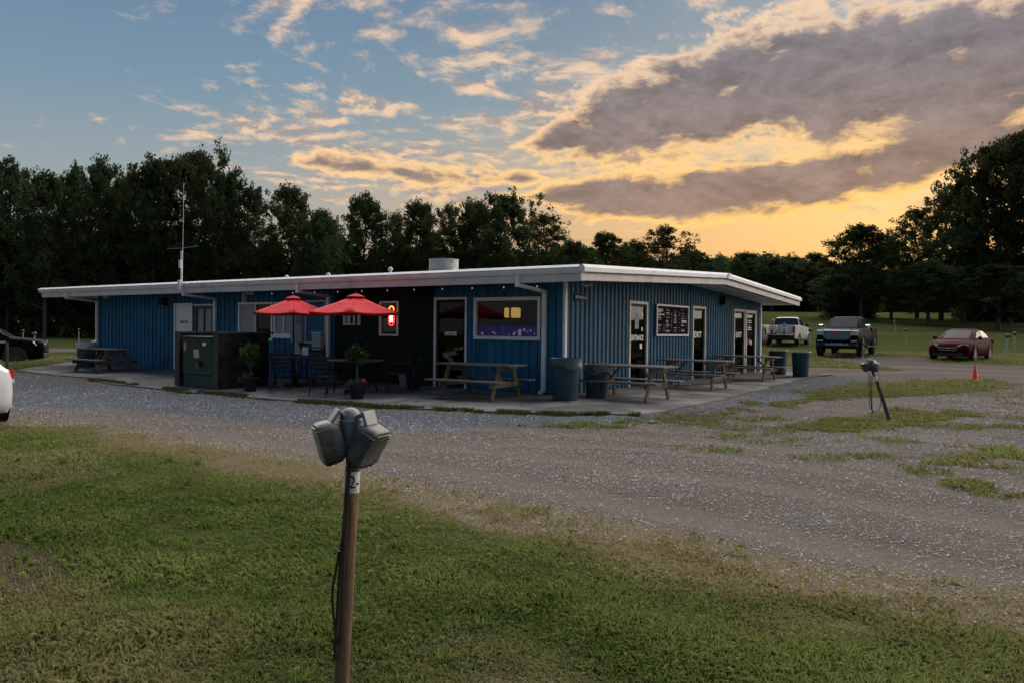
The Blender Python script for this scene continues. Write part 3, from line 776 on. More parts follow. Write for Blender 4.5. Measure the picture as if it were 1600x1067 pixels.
def glass_door(op, axis, text, tsize, twidth, tz, label, hinge_far=True, frame_m=M_CREAM, extra=None, frame_w=.055, toff=0.0, gm=None):
    s0, s1, z0, z1 = op; mb = MB(); gm = gm or M_GLASSD
    o0, o1 = (-.062, .03) if axis == 'x' else (-.03, .062)
    ring(mb, s0 - .02, s1 + .02, z0 + .004, z1 + .02, frame_w + .02, o0, o1, axis, bottom=False)
    d = mb.build('door', frame_m, bld); d['label'] = label
    lf = MB(); a0, a1 = (-.022, .012) if axis == 'x' else (-.012, .022)
    ring(lf, s0 + frame_w + .004, s1 - frame_w - .004, z0 + .02, z1 - frame_w - .004, .06, a0, a1, axis)
    lf.build('leaf', M_BLACK, d)
    g = MB(); q0, q1 = (-.006, 0) if axis == 'x' else (0, .006)
    a, b_ = s0 + frame_w + .065, s1 - frame_w - .065
    if axis == 'x': g.box(a, b_, q0, q1, z0 + .081, z1 - frame_w - .065)
    else: g.box(q0, q1, a, b_, z0 + .081, z1 - frame_w - .065)
    g.build('pane', gm, d)
    if text:
        mid = (s0 + s1) / 2 + toff
        M = FRONT_M(mid, -.026, tz) if axis == 'x' else SIDE_M(.026, mid, tz)
        text_mesh('lettering', text, tsize, M_DECAL, d, M, twidth, bold=.004)
    h = MB(); hs = (s1 - frame_w - .03) if hinge_far else (s0 + frame_w + .03)
    if axis == 'x': h.tube([(hs, -.02, .95), (hs, -.07, .95), (hs, -.07, 1.15), (hs, -.02, 1.15)], .012)
    else: h.tube([(.02, hs, .95), (.07, hs, .95), (.07, hs, 1.15), (.02, hs, 1.15)], .012)
    h.build('handle', M_STEEL, d)
    return d
glass_door(FO['emp_door'], 'x', 'EMPLOYEES', .12, .36, 1.26, 'dark glass door lettered EMPLOYEES', False, M_WHITE, frame_w=.035)
de = glass_door(RO['entrance'], 'y', 'ENTRANCE', .19, .70, 1.20, 'glass door lettered ENTRANCE', True, frame_w=.05, toff=-.02)
for yy, zz, w, hh in ((3.55, 1.62, .22, .38), (3.86, 1.80, .07, .10), (3.86, 1.42, .07, .10), (3.80, 1.00, .12, .13)):
    MB().box(.0065, .0085, yy - w / 2, yy + w / 2, zz - hh / 2, zz + hh / 2).build('sticker', M_DECAL if w < .2 else M_BLINDS, de)
glass_door(RO['exit'], 'y', 'EXIT', .24, .58, 1.28, 'nearer glass door lettered EXIT', True, frame_w=.05, toff=-.05)
glass_door(RO['exit2'], 'y', 'EXIT', .24, .58, 1.28, 'farther glass door lettered EXIT', True, frame_w=.05)
dw = glass_door(RO['walk'], 'y', None, 0, 0, 0, 'last glass door with notices by the end of the wall', False, frame_w=.08)
for yy, zz, w, hh in ((12.45, 1.78, .40, .03), (12.45, 1.71, .40, .03), (12.45, 1.62, .06, .05), (12.45, 1.54, .38, .03), (12.45, 1.47, .38, .03), (12.62, 1.02, .11, .15)):
    MB().box(.0065, .0085, yy - w / 2, yy + w / 2, zz - hh / 2, zz + hh / 2).build('notice', M_DECAL, dw)
MB().box(.0065, .0085, 12.36, 12.50, .98, 1.14).build('notice', pbr('red_notice', (.5, .06, .03), .6), dw)
# roof pieces
for px, py, h in ((513, 433, .06), (448, 434, .05), (610, 420, .13)):
    p = None
    r = px_ray(px, py); 
    # where that ray meets the roof surface a little behind the eave
    best = min(np.arange(4, 40, .02), key=lambda t: abs(CAM_H + r[2] * t - roof_z(max(-1.1, min(14, (r[0] * t - CX) * UX + (r[1] * t - CY) * UY))) ) + (0 if ((r[0] * t - CX) * UX + (r[1] * t - CY) * UY) > -.9 else 50))
    wx, wy = r[0] * best, r[1] * best
    lx = -((wx - CX) * WX + (wy - CY) * WY); ly = (wx - CX) * UX + (wy - CY) * UY
    zb = roof_z(ly) - .02
    MB().at(T(lx, ly, zb)).lathe([(.036, 0), (.036, h), (.058, h + .008), (.058, h + .05), (.03, h + .085), (.0, h + .09)], 12).build('vent_pipe', M_WHITE, roof, smooth=True)

# ---- things fixed to or standing on the building
def on_front(name, label, cat, x, z, y=-.05, group=None): return thing(name, label, cat, loc(x, y, z), ROT, group)
M_CAN = pbr('fan_drum', (.52, .52, .50), .5, var=.12, scale=5, dirt=((.33, .29, .24), .35))
ef = thing('exhaust_fan', 'white drum-shaped kitchen exhaust fan on the roof', 'exhaust fan', loc(-4.6, 1.5, roof_z(1.5) - .02), ROT)
MB().lathe([(.30, 0), (.30, .14), (.33, .16)], 24).build('curb', M_STEEL, ef, smooth=True)
MB().lathe([(.345, .161), (.385, .19), (.385, .46), (.395, .465), (.395, .49), (.36, .49), (.34, .42), (.0, .38)], 28, cap=False).build('drum', M_CAN, ef, smooth=True)
MB().lathe([(.392, .20), (.392, .235)], 28).build('band', M_STEEL, ef, smooth=True)
# antenna mast on the eave
ax = -12.15
an = thing('antenna', 'tall thin whip antenna on a white mast at the front eave', 'antenna', loc(ax, EAVE_Y - .10, 2.35), ROT)
MB().tube([(0, 0, 0), (0, 0, 1.20)], .032, 8).build('mast', M_WHITE, an)
MB().box(-.05, .05, -.09, -.041, .05, .35).build('bracket', M_WHITE, an)
MB().box(-.03, .07, -.075, -.041, .70, .92).build('junction_box', M_WHITE, an)
MB().tube([(.05, 0, .95), (.06, 0, 1.3), (.10, 0, 3.15)], [.012, .008, .005], 6).build('whip', M_STEEL, an)
MB().tube([(-.72, 0, 1.30), (.05, 0, 1.27), (.80, 0, 1.30)], .006, 6).build('radial', M_STEEL, an)
MB().tube([(.04, .02, .30), (.25, .30, .15), (.55, .95, .06)], .012, 6).build('cable', M_WHITE, an)
# electric gear left of the dark wall
def wall_box(name, label, cat, x0, x1, z0, z1, dep, mat, bev=.01):
    o = on_front(name, label, cat, (x0 + x1) / 2, z0); w = x1 - x0
    MB().box(-w / 2, w / 2, -dep, 0, 0, z1 - z0).build('cabinet', mat, o, bevel=bev); return o
mtr = wall_box('meter_cabinet', 'tall grey cabinet with round electric meter between window and framed panel', 'meter', -8.66, -8.20, .96, 2.12, .14, M_GREYBOX)
MB().at(T(.10, -.14, .62) @ R(90, 'X')).lathe([(.10, 0), (.10, .05), (.085, .06), (.085, .13), (.06, .16), (0, .17)], 20).build('meter_dome', pbr('meter_glass', (.38, .40, .42), .2), mtr, smooth=True)
MB().tube([(0, -.07, -.02), (0, -.07, -.95)], .05, 10).build('conduit', M_GREYBOX, mtr)
MB().box(-.21, .21, -.144, -.141, .02, 1.13).build('cover_seam', pbr('seam', (.20, .22, .24), .6), mtr)
pf = on_front('framed_wall_panel', 'blue board framed in thin white trim beside the meter', 'panel', -7.76, .98)
MB().box(-.39, .39, -.022, 0, 0, 1.10).build('board', M_BLUE, pf)
ring(MB(), -.41, .41, -.02, 1.12, .03, -.045, -.0225).build('trim', M_WHITE, pf)
db = wall_box('disconnect_box', 'small pale grey disconnect box low on the wall by the downspout', 'electrical box', -7.76, -7.40, .72, 1.22, .16, M_GREYBOX, .02)
MB().box(-.20, .20, -.18, 0, .505, .53).build('rain_hood', M_WHITE, db)
MB().tube([(.10, -.08, 0), (.10, -.08, -.3)], .025, 8).build('conduit', M_GREYBOX, db)
# dark box lamps under the soffit
for x, lab in ((-14.95, 'black box floodlight under the eave left of the white door'),):
    o = on_front('wall_light', lab, 'wall light', x, 2.02)
    MB().box(-.13, .13, -.16, 0, 0, .26).build('housing', M_BLACK, o, bevel=.015); MB().box(-.11, .11, -.15, -.02, -.012, -.002).build('lens', M_BLINDS, o)
o = thing('wall_light', 'black box floodlight high on the end wall between the exit doors', 'wall light', loc(.052, 9.5, 2.22), ROT)
MB().box(0, .17, -.14, .14, 0, .27).build('housing', M_BLACK, o, bevel=.015); MB().box(.02, .15, -.11, .11, -.012, -.002).build('lens', M_BLINDS, o)
def twin_flood(p, lab):
    o = thing('security_light', lab, 'security light', p, ROT)
    MB().lathe([(.045, 0), (.045, .03)], 12).build('base', M_WHITE, o)
    for s in (-1, 1):
        MB().at(T(s * .02, 0, -.01) @ R(s * 65, 'Y') @ R(-25, 'X')).lathe([(.018, 0), (.02, .05), (.045, .10), (.048, .13), (0, .13)], 12).build('lamp_head', M_CREAM, o, smooth=True)
twin_flood(loc(.30, .42, 2.335), 'small twin floodlight under the soffit at the near corner')
twin_flood(loc(-10.4, -.25, 2.31), 'small twin floodlight under the soffit above the sliding window')
twin_flood(loc(-17.9, -.45, 2.31), 'small twin floodlight under the soffit near the left end')
# signs
rs = thing('restroom_sign', 'small black RESTROOMS sign with arrow near the corner', 'sign', loc(.054, .58, 2.02), ROT)
MB().box(0, .02, -.26, .26, 0, .15).build('panel', M_BLACK, rs)
text_mesh('lettering', 'RESTROOMS', .075, M_DECAL, rs, SIDE_M(.022, -.05, .075), .36)
MB().at(T(.0205, .20, .075) @ R(90, 'Y')).lathe([(.02, 0), (.02, .002)], 8).build('arrow', M_DECAL, rs)
menu = thing('menu_board', 'framed black menu board on the end wall between entrance and exit', 'sign', loc(.056, 5.62, 1.27), ROT)
MB().box(0, .03, -1.08, 1.08, 0, .80).build('board', pbr('menu_black', (.006, .005, .008), .8, spec=.03), menu)
ring(MB(), -1.10, 1.10, -.02, .82, .05, .031, .06, 'y').build('frame', pbr('menu_frame', (.50, .47, .50), .5), menu)
M_PRINT = pbr('menu_print', (.50, .49, .50), .7); M_PRINT2 = pbr('menu_print_dim', (.22, .21, .23), .7)
text_mesh('heading', 'MENU', .11, M_PRINT, menu, SIDE_M(.034, -.82, .66), .32, bold=.003)
rng = random.Random(11); pm = MB(); pd = MB()
for cx0, cx1, rows in ((-1.00, -.55, 13), (-.46, -.05, 17), (.08, .48, 14), (.58, .98, 13)):
    for k in range(rows):
        z = .70 - k * .64 / rows - (.10 if cx0 < -.9 else 0)
        if z < .075 or rng.random() < .18: continue
        w = (cx1 - cx0) * rng.uniform(.35, .62); hgt = rng.choice([.010, .012, .012, .022])
        q = pm if hgt > .02 or rng.random() < .3 else pd
        q.box(.0315, .0335, cx0, cx0 + w, z, z + hgt)
        if rng.random() < .7: pd.box(.0315, .0335, cx1 - .07, cx1, z, z + .014)
pm.box(.0315, .0335, -1.00, -.56, .535, .565); pm.box(.0315, .0335, .62, .96, .35, .42)
pm.build('print', M_PRINT, menu); pd.build('print', M_PRINT2, menu)
# lit neon sign hanging in the narrow window
ns = thing('neon_sign', 'glowing red and white upright OPEN neon sign by the narrow window', 'neon sign', loc(-4.92, -.10, 1.44), ROT)
M_RED_GLOW = pbr('neon_red', (.6, .02, .02), .4, emit=(1.0, .03, .03), estr=2.4)
M_ORANGE_GLOW = pbr('neon_orange', (.7, .2, .05), .4, emit=(1.0, .22, .04), estr=2.6)
M_WHITE_GLOW = pbr('neon_white', (.8, .8, .8), .4, emit=(1.0, .80, .78), estr=3)
MB().box(-.085, .085, -.012, .0, .03, .50).build('backing', pbr('neon_back', (.16, .01, .012), .5), ns)
oval = [(.085 * math.cos(a), -.03, .25 + (.16 if math.sin(a) > 0 else -.16) + .085 * math.sin(a)) for a in np.linspace(0, 2 * math.pi, 28)]
MB().tube([p for p in oval if p[2] < .36] , .011, 6).build('red_tube', M_RED_GLOW, ns)
MB().tube([(.085 * math.cos(a), -.03, .38 + .10 * math.sin(a)) for a in np.linspace(0, math.pi, 14)], .012, 6).build('orange_tube', M_ORANGE_GLOW, ns)
for s in (-1, 1): MB().tube([(s * .085, -.03, .09), (s * .085, -.03, .38)], .011, 6).build('red_tube', M_RED_GLOW, ns)
text_mesh('lettering', 'OPEN', .115, M_WHITE_GLOW, ns, T(0, -.03, .22) @ R(90, 'X') @ R(90, 'Z'), .28, extrude=.006, bold=.003)
# the lamp and counter seen through the picture window
lampm = pbr('lit_shade', (.7, .45, .15), .6, emit=(1.0, .50, .12), estr=.55)
lp = thing('hanging_lamp', 'warm lit hanging lamp behind the picture window glass', 'lamp', loc(-2.12, 1.1, 1.66), ROT)
for dx in (-.12, .11): MB().box(dx - (.055 if dx < 0 else .085), dx + .085, -.10, .10, 0, .24).build('shade', lampm, lp, bevel=.03)
MB().box(-.035, .025, -.08, .08, .0, .25).build('shade_divider', pbr('lamp_brown', (.12, .05, .02), .6), lp)
MB().tube([(0, 0, .26), (0, 0, .74)], .012, 6).build('cord', M_BLACK, lp)
ct = thing('counter', 'dark counter inside behind the picture window', 'counter', loc(-1.6, 2.2, .02), ROT)
MB().box(-1.6, 1.2, 0, .6, 0, 1.0).build('cabinet', M_DARK, ct); MB().box(-1.65, 1.25, -.04, .64, 1.0, 1.04).build('worktop', M_STEEL, ct)
# festoon lights under the front eave
fl = thing('string_lights', 'string of small clear bulbs hung under the front eave', 'string lights', loc(0, 0, 0), ROT)
pts = []; ym = EAVE_Y + .20; hooks = list(np.arange(-8.9, .6, .84))
for a, b in zip(hooks[:-1], hooks[1:]):
    for k in range(6):
        t = k / 6; pts.append((a + (b - a) * t, ym, 2.335 - .05 * math.sin(math.pi * t)))
MB().tube(pts, .006, 5).build('wire', M_BLACK, fl)
bulbm = pbr('bulb_glass', (.55, .54, .50), .15, emit=(1.0, .9, .75), estr=.12)
bm_ = MB().lathe([(0, 0), (.009, .004), (.014, .014), (.013, .024), (.008, .034), (.008, .045), (0, .045)], 10).mesh('bulb', bulbm, True)
for k in range(3, len(pts), 6):
    o = link('bulb', bm_, fl); o.location = (pts[k][0], pts[k][1], pts[k][2] - .045)

# ================================================================== picnic tables
M_WOOD = pbr('weathered_wood', (.155, .145, .135), .9, spec=.1, var=.30, scale=7, bump=.3, bscale=30, stretch=(.35, 3, 3), objvar=.22, dirt=((.09, .075, .06), .4))
M_WOODB = pbr('weathered_leg', (.14, .112, .085), .9, spec=.1, var=.30, scale=7, objvar=.22, dirt=((.07, .058, .045), .4))
def picnic_table(label):
    t = thing('picnic_table', label, 'picnic table', group='weathered picnic tables around the building')
    L_, ht, hb, fs = 1.83, .70, .385, .98
    for k in range(5):
        y = -.29 + k * .145
        MB().box(-L_ / 2, L_ / 2, y - .068, y + .068, ht - .036, ht).build('tabletop_plank', M_WOOD, t, bevel=.006)
    for s in (-1, 1):
        for k in range(2):
            y = s * (.52 + k * .142)
            MB().box(-L_ / 2, L_ / 2, y - .067, y + .067, hb - .036, hb).build('bench_plank', M_WOOD, t, bevel=.006)
    for e in (-.62, .62):
        for s in (-1, 1):
            MB().bar((e, s * .55, 0), (e, s * .24, ht - .037), .036, .105, up=(0, s, .4)).build('leg', M_WOODB, t)
        MB().box(e + .0185, e + .056, -.66, .66, hb - .14, hb - .037).build('bench_beam', M_WOODB, t)
        MB().box(e + .0185, e + .056, -.33, .33, ht - .125, ht - .037).build('top_beam', M_WOODB, t)
        d = -1 if e > 0 else 1
        MB().bar((e + d * .05, 0, hb - .10), (e + d * .36, 0, ht - .06), .07, .036, up=(1, 0, 0)).build('brace', M_WOODB, t)
    return t
pt = picnic_table('picnic table beside the dark EMPLOYEES door under the picture window')
pt.location = pl(-1.17, -1.40); pt.rotation_euler = (0, 0, ROT + math.radians(4))
def put_table(x, y, rz, lab): dup(pt, pl(x, y), ROT + math.radians(rz), lab)
put_table(1.36, .45, 0, 'picnic table in front of the ENTRANCE door, nearest the two bins')
put_table(1.22, 4.40, 1, 'picnic table below the menu board and the nearer EXIT door')
put_table(1.12, 8.90, -1, 'picnic table by the far end doors next to the two far bins')
put_table(-15.5, -1.72, 2, 'picnic table at the left end of the building by the lined bin')

# ================================================================== waste bins
M_BIN = pbr('bin_plastic', (.022, .052, .072), .6, spec=.2, var=.10, scale=5, dirt=((.07, .09, .10), .25))
M_LINER = pbr('bin_liner', (.05, .075, .088), .35, spec=.3, var=.15, scale=9, bump=.6, bscale=25)
M_LINERW = pbr('bin_liner_pale', (.38, .42, .45), .35, var=.15, scale=9, bump=.6, bscale=25)
def crumple(rad, z0, z1, seed, amp=.018, n=40):
    rg = random.Random(seed); rows = []
    for i in range(6):
        t = i / 5; row = []
        for k in range(n):
            a = 2 * math.pi * k / n
            r = rad + amp * (math.sin(a * 5 + seed + t * 3) * .5 + rg.uniform(-.5, .5)) * (.3 + t)
            z = z1 + (z0 - z1) * t + (amp * 2.2 * math.sin(a * 3 + seed) if i == 5 else 0) + (rg.uniform(-1, 1) * amp if i == 5 else 0)
            row.append((r * math.cos(a), r * math.sin(a), z))
        rows.append(row)
    mb = MB(); mb.loft(rows, cap=False); return mb
def waste_bin(label, h, r, liner, seed, rim=False):
    b = thing('waste_bin', label, 'waste bin', group='blue-grey plastic waste bins')
    MB().lathe([(r * .80, 0), (r * .82, .03), (r * .93, h * .80), (r * .955, h * .81), (r * .97, h - .05), (r, h - .048), (r * 1.03, h - .02), (r * 1.03, h), (r * .95, h), (r * .88, h * .55), (0, h * .5)], 32, cap=False).build('barrel', M_BIN, b, smooth=True)
    for s in (-1, 1):
        MB().box(s * r * .99 - .03, s * r * .99 + .03, -.06, .06, h * .80, h * .86).build('handle', M_BIN, b, bevel=.01)
    if liner is not None:
        l = crumple(r * 1.045, h - .16, h + .012, seed).build('liner', liner, b, smooth=60)
        MB().lathe([(r * 1.05, h + .012), (r * .99, h + .018), (r * .90, h - .04), (r * .80, h * .7)], 32, cap=False).build('liner_fold', liner, b, smooth=True)
    if rim: MB().lathe([(r * 1.035, h - .018), (r * 1.045, h - .012), (r * 1.045, h + .012), (r * .97, h + .012)], 32, cap=False).build('rim', pbr('bin_rim', (.50, .52, .50), .4), b, smooth=True)
    return b
def put(o, p, rz=0.0): o.location = p; o.rotation_euler = (0, 0, rz); return o
put(waste_bin('taller lined waste bin at the near corner of the building', .82, .315, M_LINER, 3), pl(.56, -.85), .4)
b2 = put(waste_bin('shorter lined waste bin just right of the near corner', .68, .275, M_LINER, 8), pl(.78, .06), 1.2)
crumple(.05, .50, .58, 5, .03, 12).build('liner_knot', M_LINERW, b2, smooth=60).location = (.19, -.22, .02)
put(waste_bin('pale-rimmed waste bin against the far end table', .80, .31, None, 2, True), pl(.98, 12.5), 0)
put(waste_bin('pale-rimmed waste bin standing rightmost on the concrete', .80, .30, None, 6, True), pl(1.85, 12.0), .8)
put(waste_bin('waste bin with pale liner behind the leftmost picnic table', .80, .31, M_LINERW, 5), pl(-18.0, -1.0), .3)

# ================================================================== transformer in its low wall
M_BLOCK = pbr('rough_block', (.030, .030, .028), .95, var=.28, scale=9, bump=.9, bscale=45, spec=.03, dirt=((.018, .018, .017), .5))
M_BLOCKC = pbr('block_cap', (.075, .068, .060), .95, spec=.05, var=.2, scale=6, bump=.4)
en = thing('block_enclosure', 'low three-sided grey block wall around the green transformer', 'wall', pl(-8.04, -2.7), ROT)
MB().box(-.84, -.68, -.76, .62, 0, 1.27).build('side_wall', M_BLOCK, en); MB().box(.68, .84, -.76, .62, 0, 1.27).build('side_wall', M_BLOCK, en)
MB().box(-.679, .679, .62, .78, 0, 1.27).build('back_wall', M_BLOCK, en)
for s in (-1, 1):
    MB().box(s * .76 - .095, s * .76 + .095, -.78, .80, 1.2705, 1.305).build('cap', M_BLOCKC, en)
    MB().box(s * .76 - .085, s * .76 + .085, -.785, -.7605, 0, 1.27).build('end_trim', M_BLOCKC, en)
MB().box(-.664, .664, .61, .80, 1.2705, 1.305).build('cap', M_BLOCKC, en)
M_GREEN = pbr('transformer_green', (.026, .050, .038), .6, spec=.15, var=.12, scale=3, dirt=((.05, .065, .05), .3))
tr = thing('transformer', 'dark green electrical transformer cabinet with orange warning stickers', 'transformer', pl(-8.02, -2.98), ROT)
MB().box(-.57, .57, -.45, .30, 0, .30).build('base', M_GREEN, tr); MB().box(-.58, .58, -.47, .31, .305, 1.15).build('door_panel', M_GREEN, tr, bevel=.015)
MB().box(-.595, .595, -.49, .33, 1.1505, 1.20).build('lid', M_GREEN, tr, bevel=.015)
MB().box(-.575, .575, -.466, -.2, .292, .306).build('seam', M_BLACK, tr)
M_STK = pbr('orange_sticker', (.50, .22, .04), .6); M_STK2 = pbr('pale_sticker', (.46, .30, .20), .6, var=.5, scale=18)
MB().box(-.54, -.45, -.4735, -.4705, .86, 1.06).build('sticker', M_STK, tr); MB().box(-.14, .08, -.4735, -.4705, .70, .90).build('sticker', M_STK2, tr)
MB().box(.22, .34, -.4735, -.4705, .99, 1.06).build('sticker', M_DECAL, tr)
MB().box(.08, .20, -.52, -.4705, .50, .62).build('latch', M_BLACK, tr); MB().box(.03, .07, -.50, -.4705, .48, .58).build('padlock', M_STEEL, tr)

# ================================================================== patio tables, chairs, parasols
M_CHAIR = pbr('chair_frame', (.010, .010, .012), .5, spec=.2, var=.15)
M_TOP = pbr('patio_top', (.040, .043, .047), .5, spec=.25, var=.2, scale=5)
def patio_table(label, p):
    t = thing('patio_table', label, 'table', p, ROT, 'black round patio tables')
    MB().lathe([(0, .685), (.60, .685), (.625, .695), (.625, .715), (.60, .722), (0, .722)], 36, cap=False).build('tabletop', M_TOP, t, smooth=True)
    for k in range(4):
        a = math.pi / 4 + k * math.pi / 2; c, s = math.cos(a), math.sin(a)
        MB().tube([(.48 * c, .48 * s, 0), (.40 * c, .40 * s, .4), (.46 * c, .46 * s, .684)], .018, 8).build('leg', M_CHAIR, t)
    MB().lathe([(.40, .20), (.42, .21), (.40, .22), (.385, .21), (.40, .20)], 28, cap=False).build('stretcher_ring', M_CHAIR, t)
    return t
def chair_proto(label):
    c = thing('patio_chair', label, 'chair', group='black slatted metal patio chairs')
    for s in (-1, 1):
        MB().tube([(s * .26, .27, 0), (s * .25, .23, .40), (s * .26, .24, .62), (s * .26, .05, .64), (s * .25, -.24, .66)], .014, 6).build('arm_and_front_leg', M_CHAIR, c)
        MB().tube([(s * .24, -.30, 0), (s * .235, -.22, .40), (s * .23, -.30, .86)], .014, 6).build('rear_leg', M_CHAIR, c)
    MB().tube([(-.23, -.30, .86), (0, -.31, .89), (.23, -.30, .86)], .014, 6).build('top_rail', M_CHAIR, c)
    for k in range(4):
        z = .50 + k * .092; y = -.238 - (z - .42) * .165
        MB().box(-.225, .225, y - .006, y + .006, z, z + .055).build('back_slat', M_CHAIR, c)
    for k in range(6):
        y = -.20 + k * .082; MB().box(-.235, .235, y, y + .06, .405, .42).build('seat_slat', M_CHAIR, c)
    return c
patio_table('round black patio table under the parasol nearer the transformer', pl(-6.5, -1.85))
patio_table('round black patio table under the parasol nearer the dark wall', pl(-4.1, -2.12))
ch = chair_proto('patio chair with its back to the gravel at the table nearer the transformer')
def facing(x, y, tx, ty):
    return ROT + math.atan2(ty - y, tx - x) - math.pi / 2
def set_chair(o, x, y, tx, ty): o.location = pl(x, y); o.rotation_euler = (0, 0, facing(x, y, tx, ty))
set_chair(ch, -5.98, -2.55, -6.5, -1.85)
for x, y, tx, ty, lab in ((-7.25, -2.25, -6.5, -1.85, 'patio chair beside the block wall behind the flowering pot'), (-5.72, -1.45, -6.5, -1.85, 'patio chair between the two parasol tables by the wall'),
                          (-6.8, -1.05, -6.5, -1.85, 'patio chair tucked against the blue wall behind the table'),
                          (-4.05, -2.98, -4.1, -2.12, 'patio chair with its back to the gravel left of the potted topiary'), (-3.32, -1.55, -4.1, -2.12, 'patio chair in front of the dark wall right of the topiary'),
                          (-4.75, -1.42, -4.1, -2.12, 'patio chair at the dark wall behind the farther-right table')):
    o = dup(ch, (0, 0, 0), 0, lab); set_chair(o, x, y, tx, ty)
M_RED = pbr('red_canvas', (.62, .035, .045), .8, var=.07, scale=3, bump=.12, bscale=200, spec=.2)
def parasol(label, p, rz, rad=1.02, apex=2.14, lean=(0, 0)):
    u = thing('parasol', label, 'parasol', p, rz, 'red six-panel parasols')
    MB().tube([(0, 0, 0), (lean[0], lean[1], apex)], .019, 10).build('pole', M_BLACK, u)
    MB().lathe([(.22, 0), (.22, .05), (.06, .08), (.03, .22), (0, .22)], 20).build('base', M_BLACK, u, smooth=True)
    rings = [(.15, -.055), (.45, -.18), (.75, -.29), (1.0, -.375)]
    for k in range(6):
        mb = MB(); a0, a1 = k * math.pi / 3, (k + 1) * math.pi / 3; rows = []
        for i, (rr, dz) in enumerate(rings):
            row = []
            for j in range(7):
                t = j / 6; a = a0 + (a1 - a0) * t
                chord = math.cos(math.pi / 6) / math.cos((t - .5) * math.pi / 3)
                sag = -.035 * math.sin(math.pi * t) * rr - .01 * rr * math.sin(math.pi * 2 * t) * 0
                row.append((lean[0] + rad * rr * chord * math.cos(a), lean[1] + rad * rr * chord * math.sin(a), apex + dz + sag))
            rows.append(row)
        rows.append([(x * 1.0, y, z - .035) for x, y, z in rows[-1]])
        mb.loft(rows, cap=False, closed=False); o = mb.build('canopy_panel', M_RED, u, smooth=50)
        so = o.modifiers.new('solid', 'SOLIDIFY'); so.thickness = .004
        MB().tube([(lean[0], lean[1], apex - .07), (lean[0] + rad * math.cos(a0), lean[1] + rad * math.sin(a0), apex - .395)], .008, 5).build('rib', M_BLACK, u)
    mb = MB(); rows = []
    for rr, dz in ((.02, .02), (.10, -.005), (.21, -.05)):
        rows.append([(lean[0] + rad * rr * math.cos(k * math.pi / 3), lean[1] + rad * rr * math.sin(k * math.pi / 3), apex + .022 + dz) for k in range(6)])
    mb.loft(rows, cap=False); mb.build('vent_cap', M_RED, u)
    MB().at(T(lean[0], lean[1], apex + .03)).lathe([(.012, 0), (.024, .02), (.02, .05), (0, .065)], 10).build('finial', M_BLACK, u, smooth=True)
    return u
parasol('red parasol nearer the transformer, left of the two', pl(-6.5, -1.85), ROT + .35, lean=(-.03, .02))
parasol('red parasol in front of the dark wall, right of the two', pl(-4.1, -2.12), ROT + .15, 1.08)
# small things on the tables
def table_item(name, lab, cat, x, y): return thing(name, lab, cat, loc(x, y, slab_z(x, y) + .723), ROT)
o = table_item('napkin_holder', 'pale upright napkin holder on the table nearer the transformer', 'napkin holder', -6.72, -1.55)
MB().box(-.15, .15, -.03, .03, 0, .03).build('base', M_BLACK, o); MB().loft([[(-.13, y, .03), (.12, y, .03), (.10, y, .14), (.02, y, .26), (-.05, y, .34), (-.11, y, .26)] for y in (-.012, .012)]).build('napkins', pbr('napkin', (.40, .42, .44), .8), o)
o = table_item('menu_card', 'white square menu card on the table nearer the transformer', 'menu card', -6.36, -1.62)
MB().box(-.11, .11, -.006, .006, .015, .21).build('card', M_DECAL, o); MB().box(-.06, .06, -.03, .03, 0, .0149).build('stand', M_BLACK, o)
bk = thing('bucket', 'small pale metal bucket at the foot of the dark wall', 'bucket', pl(-4.28, -.36), ROT)
MB().lathe([(.085, 0), (.125, .30), (.135, .305), (.13, .315), (.12, .30), (.08, .02), (0, .02)], 20, cap=False).build('pail', pbr('pail', (.20, .25, .24), .5, var=.2), bk, smooth=True)
MB().tube([(.128 * math.cos(a), .0, .30 - .11 * math.sin(a)) for a in np.linspace(0, math.pi, 12)], .004, 5).build('bail', M_STEEL, bk)

# ================================================================== foliage helper
def leaf_mesh(name, centres, radii, count, size, mat, seed, squash=1.0, col=None, up_bias=.25):
    """many small two-triangle leaves spread round clump centres; one mesh with a per-leaf tone"""
    rg = np.random.default_rng(seed); n = len(centres)
    centres = np.asarray(centres, float); radii = np.asarray(radii, float)
    ci = rg.integers(0, n, count) if np.isscalar(count) else np.repeat(np.arange(n), count)
    m = len(ci)
    d = rg.normal(size=(m, 3)); d /= np.linalg.norm(d, axis=1)[:, None] + 1e-9
    rr = radii[ci][:, None] * (rg.random((m, 1)) ** .45)
    off = d * rr; off[:, 2] *= squash
    p = centres[ci] + off
    nrm = rg.normal(size=(m, 3)) + d * .5 + np.array([0, 0, up_bias]); nrm /= np.linalg.norm(nrm, axis=1)[:, None]
    a = np.cross(nrm, rg.normal(size=(m, 3))); a /= np.linalg.norm(a, axis=1)[:, None] + 1e-9
    b = np.cross(nrm, a)
    s = size * (.6 + .8 * rg.random((m, 1)))
    v = np.stack([p - a * s, p - b * s * .45 + nrm * s * .12, p + a * s, p + b * s * .45 + nrm * s * .12], 1).reshape(-1, 3)
    me = bpy.data.meshes.new(name)
    me.vertices.add(m * 4); me.vertices.foreach_set('co', v.ravel())
    me.loops.add(m * 4); me.loops.foreach_set('vertex_index', np.arange(m * 4, dtype=np.int32))
    me.polygons.add(m); me.polygons.foreach_set('loop_start', np.arange(0, m * 4, 4, dtype=np.int32))
    tone = np.repeat(np.clip(rg.normal(.5, .18, n)[ci] + rg.normal(0, .10, m), 0, 1), 4)
    at_ = me.attributes.new('tone', 'FLOAT', 'POINT'); at_.data.foreach_set('value', tone)
    me.update(calc_edges=True); me.materials.append(mat); return me
